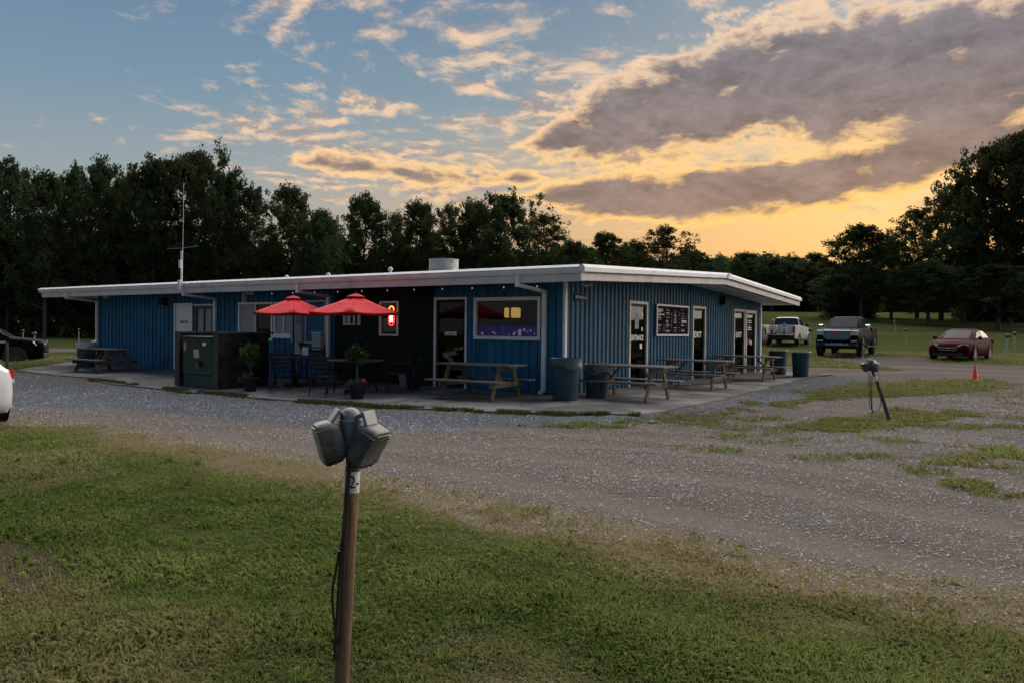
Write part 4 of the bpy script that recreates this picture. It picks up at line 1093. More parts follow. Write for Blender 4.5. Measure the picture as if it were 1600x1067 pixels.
def leaf_mat(name, dark, light, trans=.25, objvar=.15):
    if name in MATS: return MATS[name]
    m = bpy.data.materials.new(name); m.use_nodes = True; t = m.node_tree; b = NB(t); t.nodes.clear()
    a = t.nodes.new('ShaderNodeAttribute'); a.attribute_name = 'tone'
    oi = t.nodes.new('ShaderNodeObjectInfo')
    f = b.lin(oi.outputs['Random'], 0, 1, 1 - objvar, 1 + objvar)
    c = b.mix(1.0, b.mix(a.outputs['Fac'], dark, light), b.comb(f, f, f), 'MULTIPLY')
    d = t.nodes.new('ShaderNodeBsdfDiffuse'); t.links.new(c, d.inputs[0])
    tr_ = t.nodes.new('ShaderNodeBsdfTranslucent'); t.links.new(c, tr_.inputs[0])
    mx = t.nodes.new('ShaderNodeMixShader'); mx.inputs[0].default_value = trans
    t.links.new(d.outputs[0], mx.inputs[1]); t.links.new(tr_.outputs[0], mx.inputs[2])
    o = t.nodes.new('ShaderNodeOutputMaterial'); t.links.new(mx.outputs[0], o.inputs[0])
    MATS[name] = m; return m
M_LEAF_POT = leaf_mat('pot_leaf', (.018, .040, .012), (.075, .12, .035))
M_LEAF_LOW = leaf_mat('pot_leaf_pale', (.05, .075, .035), (.16, .19, .10))
M_BARK = pbr('bark', (.075, .062, .050), .95, var=.3, scale=8, bump=.6, bscale=30)
M_POT = pbr('dark_pot', (.010, .014, .018), .55, spec=.2, var=.15)
M_SOIL = pbr('potting_soil', (.03, .022, .016), .95, var=.3, scale=30)
def blob_points(n, c, r, seed, sq=1.0):
    rg = np.random.default_rng(seed); d = rg.normal(size=(n, 3)); d /= np.linalg.norm(d, axis=1)[:, None]
    d *= (rg.random((n, 1)) ** .5) * r; d[:, 2] *= sq; return d + np.array(c)
def flowers(parent, cen, r, n, mat, seed, size=.022):
    rg = np.random.default_rng(seed)
    fm = MB().lathe([(0, -.006), (size * .6, 0), (size, size * .6), (size * .5, size * .5), (0, size * .3)], 7).mesh('flower', mat, True)
    for k in range(n):
        d = rg.normal(size=3); d[2] = abs(d[2]) * .8; d /= np.linalg.norm(d); o = link('flower', fm, parent)
        o.location = tuple(np.array(cen) + d * r * rg.uniform(.85, 1.05)); o.rotation_euler = (d[1] * -1, d[0], 0)
def pot(parent, r0, r1, h):
    MB().lathe([(r0, 0), (r1 * .95, h * .86), (r1 * 1.04, h * .87), (r1 * 1.04, h), (r1 * .95, h), (r1 * .90, h * .9), (0, h * .9)], 24, cap=False).build('pot', M_POT, parent, smooth=True)
    MB().lathe([(0, h * .905), (r1 * .9, h * .905)], 20, cap=False).build('soil', M_SOIL, parent)
M_PETAL_W = pbr('white_petal', (.60, .58, .52), .8); M_PETAL_P = pbr('pink_petal', (.42, .06, .12), .8); M_PETAL_O = pbr('peach_petal', (.55, .22, .14), .8)
def topiary(label, p, seed, trunk_h, crown_r, tall=1.0, pink=True):
    o = thing('potted_topiary', label, 'potted plant', p, 0)
    pot(o, .115, .185, .33)
    MB().tube([(0, 0, .28), (.012, .01, .42), (-.012, 0, .56), (.01, 0, trunk_h)], [.021, .018, .019, .015], 8).build('trunk', M_BARK, o)
    cz = trunk_h + crown_r * .75
    link('crown', leaf_mesh('crown', blob_points(34, (0, 0, cz), crown_r * .80, seed, tall), np.full(34, .085), 1900, .026, M_LEAF_POT, seed), o)
    link('underplanting', leaf_mesh('underplanting', np.concatenate([blob_points(12, (-.06, -.05, .36), .14, seed + 1, .5), blob_points(5, (-.17, -.10, .29), .06, seed + 2, .8)]), np.full(17, .055), 700, .020, M_LEAF_LOW, seed + 3), o)
    flowers(o, (0, 0, cz), crown_r, 6, M_PETAL_O, seed + 4, .013)
    if pink: flowers(o, (.12, -.06, .36), .07, 9, M_PETAL_P, seed + 5)
    return o
topiary('potted topiary with a tall bushy crown in front of the block wall', gp(391, 612, -.09), 3, .62, .30, 1.25, False)
topiary('round-headed potted topiary with pink flowers in front of the right table', gp(558, 624, -.09), 9, .72, .27, .85)
o = thing('potted_flowers', 'wide dark pot of white flowers against the block wall', 'potted plant', gp(369, 601, -.06), 0)
pot(o, .20, .26, .36)
link('foliage', leaf_mesh('foliage', blob_points(22, (-.03, -.02, .48), .23, 15, .7), np.full(22, .07), 1100, .024, M_LEAF_POT, 16), o)
flowers(o, (-.05, -.05, .48), .24, 26, M_PETAL_W, 17, .018)
o = thing('potted_shrub', 'low leafy potted plant behind the right patio table', 'potted plant', pl(-3.52, -.85), 0)
pot(o, .13, .19, .36)
MB().tube([(0, 0, .3), (.01, 0, .5), (0, 0, .62)], .014, 6).build('stem', M_BARK, o)
link('foliage', leaf_mesh('foliage', blob_points(16, (0, 0, .66), .20, 25, 1.0), np.full(16, .07), 700, .034, M_LEAF_POT, 26), o)

# ================================================================== drive-in speaker posts
M_SPK = pbr('speaker_cast', (.075, .085, .088), .45, metal=.25, var=.22, scale=22, bump=.35, bscale=90, dirt=((.040, .038, .034), .7))
M_SPKL = pbr('junction_cast', (.115, .15, .17), .5, metal=.15, var=.15, scale=14, bump=.2, bscale=60, dirt=((.10, .12, .13), .4))
M_SPKB = pbr('speaker_bracket', (.16, .17, .17), .45, metal=.3, var=.2, scale=12)
M_POSTW = pbr('post_wood', (.165, .092, .050), .85, var=.5, scale=9, bump=.5, bscale=40, stretch=(4, 4, .5), dirt=((.085, .062, .045), .6))
M_POSTG = pbr('post_grey_wood', (.085, .075, .062), .9, var=.35, scale=9, stretch=(4, 4, .5), dirt=((.05, .045, .04), .5))
M_PIPE = pbr('pale_pipe', (.34, .38, .37), .6, var=.2, scale=9, dirt=((.20, .20, .18), .4))
M_CABLE = pbr('black_cable', (.010, .010, .012), .5)
M_BAND = pbr('white_band', (.62, .63, .64), .55, var=.10, scale=20, dirt=((.40, .40, .39), .3))
def rrect(w, h, r, n=6):
    pts = []
    for cx, cz, a0 in ((w / 2 - r, h / 2 - r, 0), (-w / 2 + r, h / 2 - r, 90), (-w / 2 + r, -h / 2 + r, 180), (w / 2 - r, -h / 2 + r, 270)):
        for k in range(n + 1):
            a = math.radians(a0 + 90 * k / n); pts.append((cx + r * math.cos(a), cz + r * math.sin(a)))
    return pts
def speaker_unit(parent, M, fine):
    """one hanging speaker, front towards local +x"""
    b = MB().at(M); n = 5 if fine else 2; rings = []
    for x, k in ((-.045, .70), (-.040, .80), (-.022, .95), (.0, 1.0), (.028, 1.0), (.040, .96), (.045, .86)):
        rings.append([(x, y * k, z * k) for y, z in rrect(.128, .165, .034, n)])
    b.loft(rings); o = b.build('speaker_box', M_SPK, parent, smooth=True)
    if fine:
        for k in range(12):
            z = -.060 + k * .0105
            MB().at(M).box(-.012, .0475, -.0655, .0655, z, z + .0052).build('louvre', M_SPK, o, bevel=.0012)
        MB().at(M).box(.036, .0485, -.040, .040, .068, .0705).build('badge_line', M_SPKB, o)
    h = MB().at(M); h.bar((-.02, 0, .075), (-.062, 0, .112), .075, .012, up=(1, 0, 1)); h.bar((-.058, 0, .110), (-.085, 0, .070), .06, .010, up=(1, 0, 0))
    h.build('hanger', M_SPKB, parent, bevel=.003 if fine else 0)
    return o
def junction(parent, z0, fine, B):
    MB().at(B @ T(0, 0, z0)).lathe([(.016, -.05), (.016, -.015), (.026, .0), (.031, .012), (.036, .062), (.0415, .085), (.043, .104), (.046, .106), (.046, .112), (.042, .114), (.039, .132), (.030, .148), (.016, .157), (0, .160)], 28 if fine else 12).build('junction_box', M_SPKL, parent, smooth=True)
def head(parent, z, fine, yaws=(-35, 215), tilt=(24, 17), dist=.098, dz=(0, 0), base=(0, 0, 0)):
    B = Matrix.Translation(base)
    junction(parent, z - .02, fine, B)
    for a, t_, d in zip(yaws, tilt, dz):
        M = B @ T(0, 0, z + d) @ R(a, 'Z') @ T(dist, 0, 0) @ R(t_, 'Y')
        speaker_unit(parent, M, fine)
# the near post
D0 = 3.0
pb = ground_at(533, D0); ptop = at(551, 727, D0)
sp = thing('speaker_post', 'large near wooden post with two grey drive-in speakers and number band', 'speaker post', pb, 0, 'drive-in speaker posts')
off = Vector(ptop) - Vector(pb)
_rg = random.Random(2)
pp = [Vector((0, 0, -.05)).lerp(off, k / 9) + Vector((_rg.uniform(-1, 1), _rg.uniform(-1, 1), 0)) * .0018 for k in range(10)]
MB().tube(pp, [.0295 - .0002 * k + _rg.uniform(-1, 1) * .0008 for k in range(10)], 20).build('post', M_POSTW, sp, smooth=True)
dirv = off.normalized()
bz0, bz1 = at(549, 768, D0), at(550, 735, D0)
MB().tube([Vector(bz0) - Vector(pb), Vector(bz1) - Vector(pb)], .0302, 24, caps=False).build('number_band', M_BAND, sp, smooth=True)
cb = (Vector(bz0) + Vector(bz1)) / 2 - Vector(pb)
nb = text_mesh('number', '2-', .060, M_BLACK, sp, Matrix.Identity(4), .042, extrude=.0004)
for v in nb.data.vertices:      # wrap the figures round the band
    a = math.radians(-58) + v.co.x / .0328; r = .0322 + v.co.z
    v.co = Vector((cb.x + r * math.cos(a) , cb.y + r * math.sin(a), cb.z + v.co.y * 1.15))
head(sp, .0, True, (-24, 204), (30, 15), .077, (.002, .010), base=off + Vector((-.010, 0, .085)))
MB().tube([(off.x, off.y, off.z - .06), (off.x - .006, off.y, off.z + .06)], .022, 12).build('post_cap', M_POSTW, sp)
def px_rel(px, py, d=D0): return Vector(at(px, py, d)) - Vector(pb)
c1 = [px_rel(553, 690, 2.93), px_rel(546, 715, 2.94), px_rel(541, 760, 2.95), px_rel(536, 830, 2.95), px_rel(531, 880, 2.96), px_rel(528, 930, 2.96), px_rel(525, 985, 2.96), px_rel(523, 1020, 2.97)]
c2 = [px_rel(549, 705, 2.95), px_rel(545, 760, 2.955), px_rel(538, 850, 2.955), px_rel(535, 930, 2.955), px_rel(533, 985, 2.955), px_rel(528, 1006, 2.955), px_rel(524, 985, 2.955), px_rel(519, 930, 2.96), px_rel(525, 890, 2.96), px_rel(530, 860, 2.96)]
def spline(pts, n=6):
    out = []; p = [pts[0]] + list(pts) + [pts[-1]]
    for i in range(1, len(p) - 2):
        for k in range(n):
            t = k / n; a, b, c, d = (Vector(q) for q in p[i - 1:i + 3])
            out.append(.5 * ((2 * b) + (c - a) * t + (2 * a - 5 * b + 4 * c - d) * t * t + (3 * b - a - 3 * c + d) * t ** 3))
    out.append(Vector(pts[-1])); return out
for c in (c1, c2): MB().tube(spline(c), .0048, 8).build('cable', M_CABLE, sp, smooth=True)
MB().tube([c1[-1], c1[-1] + Vector((0, 0, -.025))], .008, 8).build('cable_end', M_CABLE, sp)
# the leaning post on the right
b2_ = gp(1391, 656); d2_ = b2_[1]
s2 = thing('speaker_post', 'leaning grey wooden speaker post with dangling cables in the gravel', 'speaker post', b2_, 0, 'drive-in speaker posts')
o2 = Vector(at(1368, 590, d2_)) - Vector(b2_)
MB().tube([(0, 0, -.05), o2 * .5, o2], [.034, .032, .030], 10).build('post', M_POSTG, s2, smooth=True)
MB().tube([o2 * .93, o2 * 1.03], .034, 10).build('number_band', M_BAND, s2)
h2 = Vector(at(1360, 573, d2_)) - Vector(b2_)
head(s2, 0, False, (-50, 185), (14, 30), .09, base=h2)
MB().tube([o2, h2], .022, 8).build('post_neck', M_POSTG, s2)
def rel2(px, py, dd=0): return Vector(at(px, py, d2_ + dd)) - Vector(b2_)
for c in ([(1357, 582), (1358, 612), (1359, 632), (1363, 640), (1368, 643), (1374, 638), (1376, 622), (1373, 600), (1372, 582)], [(1363, 582), (1362, 610), (1363, 646)], [(1360, 582), (1360, 612), (1362, 640)]):
    MB().tube(spline([rel2(a, b, -.04) for a, b in c], 5), .006, 6).build('cable', M_CABLE, s2, smooth=True)
# far posts in the field
def far_post(px, dist, h, lean, lab, mat=M_PIPE, yaw=0, bare=False):
    p = ground_at(px, dist)
    o = thing('speaker_post', lab, 'speaker post', p, 0, 'drive-in speaker posts')
    MB().tube([(0, 0, -.05), (lean * h, 0, h)], .042, 8).build('post', mat, o)
    if bare: MB().tube([(lean * h, 0, h), (lean * h, 0, h + .02)], .046, 8).build('post_cap', mat, o)
    else: head(o, 0, False, (-35 + yaw, 215 + yaw), (20, 20), .10, base=(lean * h, 0, h + .05))
    return o
far_post(1265, 50, 1.0, .04, 'pale speaker post left of the dark pickup truck')
far_post(1416, 51, 1.02, 0, 'pale speaker post between the dark pickup and the red sedan')
far_post(1571, 39, 1.02, .12, 'nearer leaning post of the pale pair at the right edge')
far_post(1587, 46, 1.0, -.10, 'farther leaning post of the pale pair at the right edge', yaw=30)
far_post(1400, 66, .95, -.16, 'distant tilted speaker post behind the dark pickup')
far_post(123, 72, 1.0, 0, 'far pale speaker post left of the building')
far_post(36, 62, 1.0, 0, 'far speaker post showing above the windscreen base of the black SUV')
far_post(54, 54, .95, 0, 'speaker post with spread speakers showing above the black SUV hood', yaw=20)
far_post(11, 22.5, .95, 0.0, 'bare grey post in front of the black SUV door', M_POSTG, 0, True)
# traffic cone
cn = thing('traffic_cone', 'bright orange traffic cone on the right-hand grass patch', 'traffic cone', gp(1523, 594), .3)
M_CONE = pbr('cone_orange', (.78, .075, .025), .5, var=.06)
MB().lathe([(.115, .03), (.10, .06), (.032, .47), (.026, .49), (0, .49)], 20).build('cone', M_CONE, cn, smooth=True)
MB().box(-.15, .15, -.15, .15, 0, .03).build('base', M_CONE, cn, bevel=.012)

# ================================================================== vehicles
M_TYRE = pbr('tyre', (.014, .014, .015), .85, var=.2)
M_RIM = pbr('rim', (.36, .37, .38), .3, metal=.8, var=.1)
M_RIMD = pbr('rim_dark', (.06, .06, .065), .35, metal=.6, var=.1)
M_CHROME = pbr('chrome', (.60, .61, .62), .14, metal=1.0, var=.04)
M_CARGLASS = pbr('car_glass', (.022, .030, .040), .06, spec=.06, var=.05)
M_LAMPC = pbr('headlamp', (.45, .46, .46), .12, var=.25, scale=20, spec=.8)
M_TAIL = pbr('tail_lamp', (.42, .012, .016), .3, spec=.15, var=.15)
M_PLASTIC = pbr('black_trim', (.016, .016, .018), .55, var=.1)
def paint(name, c, metal=.25): return pbr(name, c, .28, metal=metal, var=.04, coat=.12, spec=.25, scale=1.2)
def interp_st(st, x):
    xs = [s[0] for s in st]
    return [float(np.interp(-x, [-q for q in xs], [s[k] for s in st])) for k in range(1, len(st[0]))]
def body_loft(st):
    """st: (x, z_bottom, z_top, half width) from nose to tail"""
    rings = []
    for x, zb, zt, w in st:
        h = zt - zb
        half = [(0, zb), (w * .90, zb), (w * .985, zb + h * .18), (w, zb + h * .45), (w * .985, zb + h * .72), (w * .93, zb + h * .93), (w * .82, zt), (0, zt + .025 * w)]
        rings.append([(x, y, z) for y, z in half] + [(x, -y, z) for y, z in half[1:-1][::-1]])
    return MB().loft(rings)
def cabin_loft(st):
    """st: (x, z_base, z_top, half width at base, half width at roof)"""
    rings = []
    for x, zb, zt, wb, wt in st:
        h = zt - zb
        half = [(wb, zb), (wb + (wt - wb) * .55, zb + h * .55), (wt, zt - min(.06, h * .3)), (wt * .86, zt - min(.012, h * .1)), (0, zt)]
        rings.append([(x, y, z) for y, z in half] + [(x, -y, z) for y, z in half[:-1][::-1]])
    return MB().loft(rings)
def side_glass(st, x0, x1, t0, t1, s, off=.012, n=5):
    mb = MB(); rows = []
    for t in (t0, (t0 + t1) / 2, t1):
        row = []
        for k in range(n):
            x = x0 + (x1 - x0) * k / (n - 1); zb, zt, wb, wt = interp_st(st, x); h = zt - zb
            tt = min(t, max(.05, 1 - .09 / max(h, .1)))
            z = zb + h * tt; w = wb + (wt - wb) * tt
            row.append((x, s * (w + off), z))
        rows.append(row)
    mb.loft(rows, cap=False, closed=False); return mb
def screen_glass(sa, sb, e0=.06, e1=.94, off=.014):
    """windscreen or rear screen between two cabin stations"""
    rows = []
    for e in (e0, .5, e1):
        x = sa[0] + (sb[0] - sa[0]) * e; zt = sa[2] + (sb[2] - sa[2]) * e; wt = sa[4] + (sb[4] - sa[4]) * e
        rows.append([(x, y * wt * .97, zt + off - abs(y) ** 3 * .035) for y in (-1, -.6, 0, .6, 1)])
    mb = MB(); mb.loft(rows, cap=False, closed=False); return mb
def wheel(parent, x, y, r, w, rim, spokes=10):
    s = 1 if y > 0 else -1
    o = link('wheel', None, parent); o.empty_display_size = .1; o.location = (x, y, r)
    M = R(-90 * s, 'X')
    MB().at(M).lathe([(r * .62, -w / 2), (r * .93, -w / 2), (r, -w * .36), (r, w * .36), (r * .93, w / 2), (r * .62, w / 2), (r * .60, w * .40)], 28, cap=False).build('tyre', M_TYRE, o, smooth=True)
    mb = MB().at(M); mb.lathe([(r * .62, w * .46), (r * .56, w * .47), (r * .54, w * .30), (0, w * .22)], 28, cap=False)
    for k in range(spokes):
        a = 2 * math.pi * k / spokes
        mb.bar((r * .10 * math.cos(a), r * .10 * math.sin(a), w * .40), (r * .58 * math.cos(a), r * .58 * math.sin(a), w * .44), r * .09, w * .10)
    mb.lathe([(r * .15, w * .36), (r * .14, w * .46), (0, w * .46)], 12)
    mb.build('rim', rim, o, smooth=True); return o
def arch(parent, x, y, r, s, flare=None):
    mb = MB().at(T(x, y, r) @ R(-90 * s, 'X')); mb.lathe([(r * 1.14, 0), (r * 1.14, .012), (0, .012)], 28)
    mb.build('wheel_well', M_PLASTIC, parent)
    f = MB(); pts = [(x + r * 1.17 * math.cos(a), y + s * .012, r + r * 1.17 * math.sin(a)) for a in np.linspace(-.15, math.pi + .15, 18)]
    f.tube(pts, .026, 6); f.build('wheel_arch', flare, parent, smooth=True)
def finish(o, bm_, name, mat, smooth=True):
    return bm_.build(name, mat, o, smooth=smooth)
def mirrors(o, x, y, z, mat, sx=.10, sy=.17, sz=.13):
    for s in (-1, 1):
        m = MB().at(T(x, s * (y + sy / 2), z)); rings = []
        for dx, k in ((-sx / 2, .9), (0, 1.0), (sx * .6, .55)): rings.append([(dx, a * k, b * k) for a, b in rrect(sy, sz, .035, 3)])
        m.loft(rings); m.at(Matrix.Identity(4)); m.bar((x, s * (y - .05), z - .03), (x, s * (y + .04), z - .03), .04, .04)
        m.build('wing_mirror', mat, o, smooth=True)
# ---- sedan
def sedan(label, pm, loc_, rz, front=True):
    o = thing('parked_sedan', label, 'car', loc_, rz)
    st = [(2.43, .34, .60, .50), (2.40, .26, .66, .66), (2.32, .20, .72, .78), (2.1, .18, .80, .86), (1.6, .18, .88, .892), (1.0, .18, .955, .895), (0, .18, .97, .895), (-1.2, .18, .995, .895), (-1.75, .19, 1.01, .89), (-2.15, .22, 1.01, .85), (-2.36, .28, .97, .77), (-2.43, .36, .86, .66)]
    cb = [(1.12, .93, .955, .79, .76), (.22, .95, 1.375, .81, .60), (-.35, .96, 1.445, .81, .61), (-1.05, .98, 1.40, .81, .60), (-1.95, .99, 1.03, .77, .70)]
    finish(o, body_loft(st), 'body', pm); finish(o, cabin_loft(cb), 'cabin', pm)
    finish(o, screen_glass(cb[0], cb[1]), 'windscreen', M_CARGLASS); finish(o, screen_glass(cb[3], cb[4], .12, .86), 'rear_screen', M_CARGLASS)
    for s in (-1, 1):
        for a, b in ((.72, -.16), (-.24, -1.05)): finish(o, side_glass(cb, a, b, .14, .84, s), 'side_window', M_CARGLASS)
        finish(o, side_glass(cb, -1.12, -1.45, .16, .72, s, n=3), 'quarter_window', M_CARGLASS)
        for x in (.55, -.55):
            MB().box(x - .10, x + .10, s * .895 - .012, s * .895 + .012, .80, .83).build('door_handle', pm, o)
        for x in (1.45, -1.40):
            arch(o, x, s * .885, .335, s, pm); wheel(o, x, s * .80, .335, .215, M_RIM, 8)
        h = MB(); z = .70
        h.loft([[(2.36, s * .40, .62), (2.36, s * .40, .72), (2.30, s * .60, .76), (2.22, s * .73, .72), (2.26, s * .72, .62), (2.34, s * .55, .59)], [(2.44, s * .40, .63), (2.44, s * .40, .71), (2.40, s * .60, .76), (2.24, s * .80, .76), (2.25, s * .80, .65), (2.40, s * .55, .60)]])
        h.build('headlight', M_LAMPC, o, smooth=True)
        t_ = MB(); t_.loft([[(-2.30, s * .42, .80), (-2.30, s * .42, .93), (-2.10, s * .80, .95), (-2.10, s * .80, .80)], [(-2.45, s * .42, .80), (-2.44, s * .42, .93), (-1.98, s * .90, .95), (-1.98, s * .905, .80)]])
        t_.build('tail_light', M_TAIL, o)
        MB().loft([[(-2.32, s * .42, .725), (-2.32, s * .42, .795), (-2.10, s * .80, .795), (-2.10, s * .80, .725)], [(-2.455, s * .42, .725), (-2.45, s * .42, .795), (-2.02, s * .905, .795), (-2.02, s * .906, .725)]]).build('reverse_light', M_LAMPC, o)
    # grille in two openings with chrome outline and badge
    MB().box(2.36, 2.445, -.36, .36, .58, .63).build('grille', M_PLASTIC, o); MB().box(2.36, 2.45, -.34, .34, .48, .555).build('grille', M_PLASTIC, o)
    g = MB(); g.tube([(2.452, y, z) for y, z in ((-.38, .64), (-.36, .50), (-.28, .465), (.28, .465), (.36, .50), (.38, .64))], .014, 6); g.tube([(2.455, -.38, .575), (2.46, 0, .572), (2.455, .38, .575)], .020, 6); g.build('grille_surround', M_CHROME, o)
    MB().loft([[(x, y, .573 + z) for y, z in ((-.10, -.02), (-.035, -.02), (-.035, -.032), (.035, -.032), (.035, -.02), (.10, -.02), (.085, .02), (.035, .02), (.035, .032), (-.035, .032), (-.035, .02), (-.115, .02))] for x in (2.475, 2.488)]).build('badge', pbr('gold_badge', (.55, .42, .18), .3, metal=.8), o)
    MB().box(2.30, 2.425, -.62, .62, .22, .36).build('air_dam', M_PLASTIC, o)
    mirrors(o, .86, .86, 1.02, pm); return o
RED = pbr('maroon_paint', (.048, .0035, .007), .5, spec=.012, var=.05)
_h = math.atan2(-.73, -.68)
p = ground_at(1503, 37.0); sedan('dark red sedan parked facing the camera at the right', RED, p, _h)
WHT = paint('white_paint', (.62, .63, .65), 0.0)
p = at(12, 606, 13.2); _a = math.radians(136)
lp_ = Vector((p[0] - (math.cos(_a) * -2.38 + math.sin(_a) * .72), p[1] - (math.sin(_a) * -2.38 - math.cos(_a) * .72), -.36))
sedan('white sedan of which only the rear corner shows at the left edge', WHT, lp_, _a)
SIL = paint('silver_paint', (.34, .36, .40), .5)
p = ground_at(211, 47); sedan('pale sedan almost wholly hidden behind the left end of the building', SIL, p, math.radians(178))
# ---- pickup
def pickup(label, pm, loc_, rz, wheel_r, lift, chrome_front, gate_open=False, L=5.84, bedfill=True, rim=M_RIMD):
    o = thing('pickup_truck', label, 'pickup truck', loc_, rz); k = lift; W_ = 1.0
    hx = L / 2; cabf, cabr = hx - 1.55, -hx + 1.95
    st = [(hx, .62 + k, 1.08 + k, .80), (hx - .04, .48 + k, 1.17 + k, .93), (hx - .25, .42 + k, 1.20 + k, .985), (hx - .9, .42 + k, 1.23 + k, W_), (cabf, .42 + k, 1.27 + k, W_), (0, .42 + k, 1.28 + k, W_), (cabr, .42 + k, 1.28 + k, W_)]
    cb = [(cabf + .05, 1.20 + k, 1.26 + k, .90, .87), (cabf - .70, 1.22 + k, 1.80 + k, .92, .70), (cabf - 1.25, 1.22 + k, 1.86 + k, .92, .71), (cabr + .38, 1.22 + k, 1.83 + k, .92, .70), (cabr + .04, 1.22 + k, 1.30 + k, .92, .84)]
    finish(o, body_loft(st), 'body', pm); finish(o, cabin_loft(cb), 'cabin', pm)
    finish(o, screen_glass(cb[0], cb[1], .08, .95), 'windscreen', M_CARGLASS); finish(o, screen_glass(cb[3], cb[4], .12, .92, off=.02), 'rear_screen', M_CARGLASS)
    # bed
    bx0, bx1 = -hx, cabr - .02
    for s in (-1, 1):
        MB().box(bx0, bx1, s * W_ - (.09 if s > 0 else 0), s * W_ + (0 if s > 0 else .09), .45 + k, 1.30 + k).build('bed_side', pm, o, bevel=.03)
    MB().box(bx0, bx1, -.909, .909, .62 + k, .72 + k).build('bed_floor', M_PLASTIC, o)
    if gate_open: MB().box(bx0 - .50, bx0 - .004, -.86, .86, .66 + k, .72 + k).build('tailgate', pm, o, bevel=.015)
    else: MB().box(bx0 - .05, bx0 - .003, -.90, .90, .72 + k, 1.28 + k).build('tailgate', pm, o, bevel=.02)
    MB().box(bx0 - .14, bx0 - .052 if not gate_open else bx0 - .01, -.98, .98, .42 + k, .60 + k).build('rear_bumper', M_PLASTIC if gate_open else M_CHROME, o, bevel=.02)
    for s in (-1, 1):
        for a, b in ((cabf - .38, cabf - 1.08), (cabf - 1.16, cabf - 1.85)): finish(o, side_glass(cb, a, b, .14, .85, s), 'side_window', M_CARGLASS)
        for x in (cabf - .95, cabf - 1.75): MB().box(x - .10, x + .10, s * 1.005 - .012, s * 1.005 + .014, 1.06 + k, 1.10 + k).build('door_handle', M_CHROME, o)
        for x in (cabf - .12, cabf - 1.12, cabf - 1.95): MB().box(x - .006, x + .006, s * 1.0 - .006, s * 1.0 + .003, .60 + k, 1.22 + k).build('door_gap', M_PLASTIC, o)
        for x in (hx - .95, -hx + 1.22):
            arch(o, x, s * 1.0, wheel_r, s, pm); wheel(o, x, s * .91, wheel_r, .28, rim, 6)
        MB().box(cabr + .1, cabf - .2, s * 1.03 - .06, s * 1.03 + .06, .36 + k, .42 + k).build('running_board', M_CHROME if chrome_front else M_PLASTIC, o)
        MB().box(-hx - .012, -hx + .10, s * .915 - .075, s * .915 + .092, .86 + k, 1.22 + k).build('tail_light', M_TAIL, o)
        # headlamp with bright surround
        MB().box(hx - .12, hx + .012, s * .78 - .165, s * .78 + .165, .90 + k, 1.15 + k).build('headlight_surround', M_CHROME if chrome_front else pm, o, bevel=.03)
        MB().box(hx, hx + .02, s * .78 - .12, s * .78 + .12, .93 + k, 1.09 + k).build('headlight', M_LAMPC, o)
        MB().box(hx - .01, hx + .065, s * .76 - .14, s * .76 + .14, .62 + k, .68 + k).build('fog_light', M_LAMPC, o)
        MB().box(hx + .02, hx + .075, s * .36 - .05, s * .36 + .05, .50 + k, .56 + k).build('tow_hook', M_BLACK, o)
    # grille
    MB().box(hx - .05, hx + .022, -.60, .60, .76 + k, 1.12 + k).build('grille', M_PLASTIC, o)
    if chrome_front:
        g = MB(); g.tube([(hx + .03, y, z + k) for y, z in ((-.60, 1.13), (-.61, .88), (-.46, .73), (.46, .73), (.61, .88), (.60, 1.13), (-.60, 1.13))], .026, 6)
        g.build('grille_surround', M_CHROME, o)
        for z in np.arange(.80, 1.10, .05): MB().box(hx + .0225, hx + .034, -.56 + max(0, .87 - z), .56 - max(0, .87 - z), z + k, z + .022 + k).build('grille_bar', M_CHROME, o)
        text_mesh('badge', 'GMC', .17, pbr('red_badge', (.45, .03, .02), .4), o, T(hx + .045, 0, .99 + k) @ R(90, 'Z') @ R(90, 'X'), .44, extrude=.008, bold=.006)
    MB().box(hx - .10, hx + .06, -.97, .97, .56 + k, .72 + k).build('front_bumper', pm, o, bevel=.03)
    MB().box(hx - .10, hx + .04, -.90, .90, .38 + k, .559 + k).build('lower_valance', M_PLASTIC, o, bevel=.03)
    MB().box(hx + .041, hx + .06, -.52, .52, .44 + k, .54 + k).build('skid_plate', M_GREYBOX, o, bevel=.008)
    MB().tube([(cabf - 1.9, .1, 1.84 + k), (cabf - 1.95, .1, 1.95 + k)], .012, 6).build('roof_antenna', M_BLACK, o)
    for ax_ in (hx - .95, -hx + 1.22): MB().tube([(ax_, -.8, wheel_r), (ax_, .8, wheel_r)], .07, 8).build('axle', M_BLACK, o)
    mirrors(o, cabf - .30, .97, 1.36 + k, M_CHROME if chrome_front else M_PLASTIC, .12, .24, .19); return o
BLK = pbr('black_paint', (.0045, .005, .0065), .5, spec=.012, var=.05)
p = ground_at(1325, 40.0)
pickup('dark pickup truck with big chrome grille parked facing the camera', BLK, p, math.atan2(-.84, -.54), .44, .10, True)
WHP = paint('white_truck_paint', (.50, .50, .49), 0.0)
p = ground_at(1231, 52.0)
wp_rz = math.radians(59)
wp = pickup('white pickup truck with open tailgate and people sitting in its bed', WHP, p, wp_rz, .38, -.04, False, True, L=5.3, rim=M_RIM)
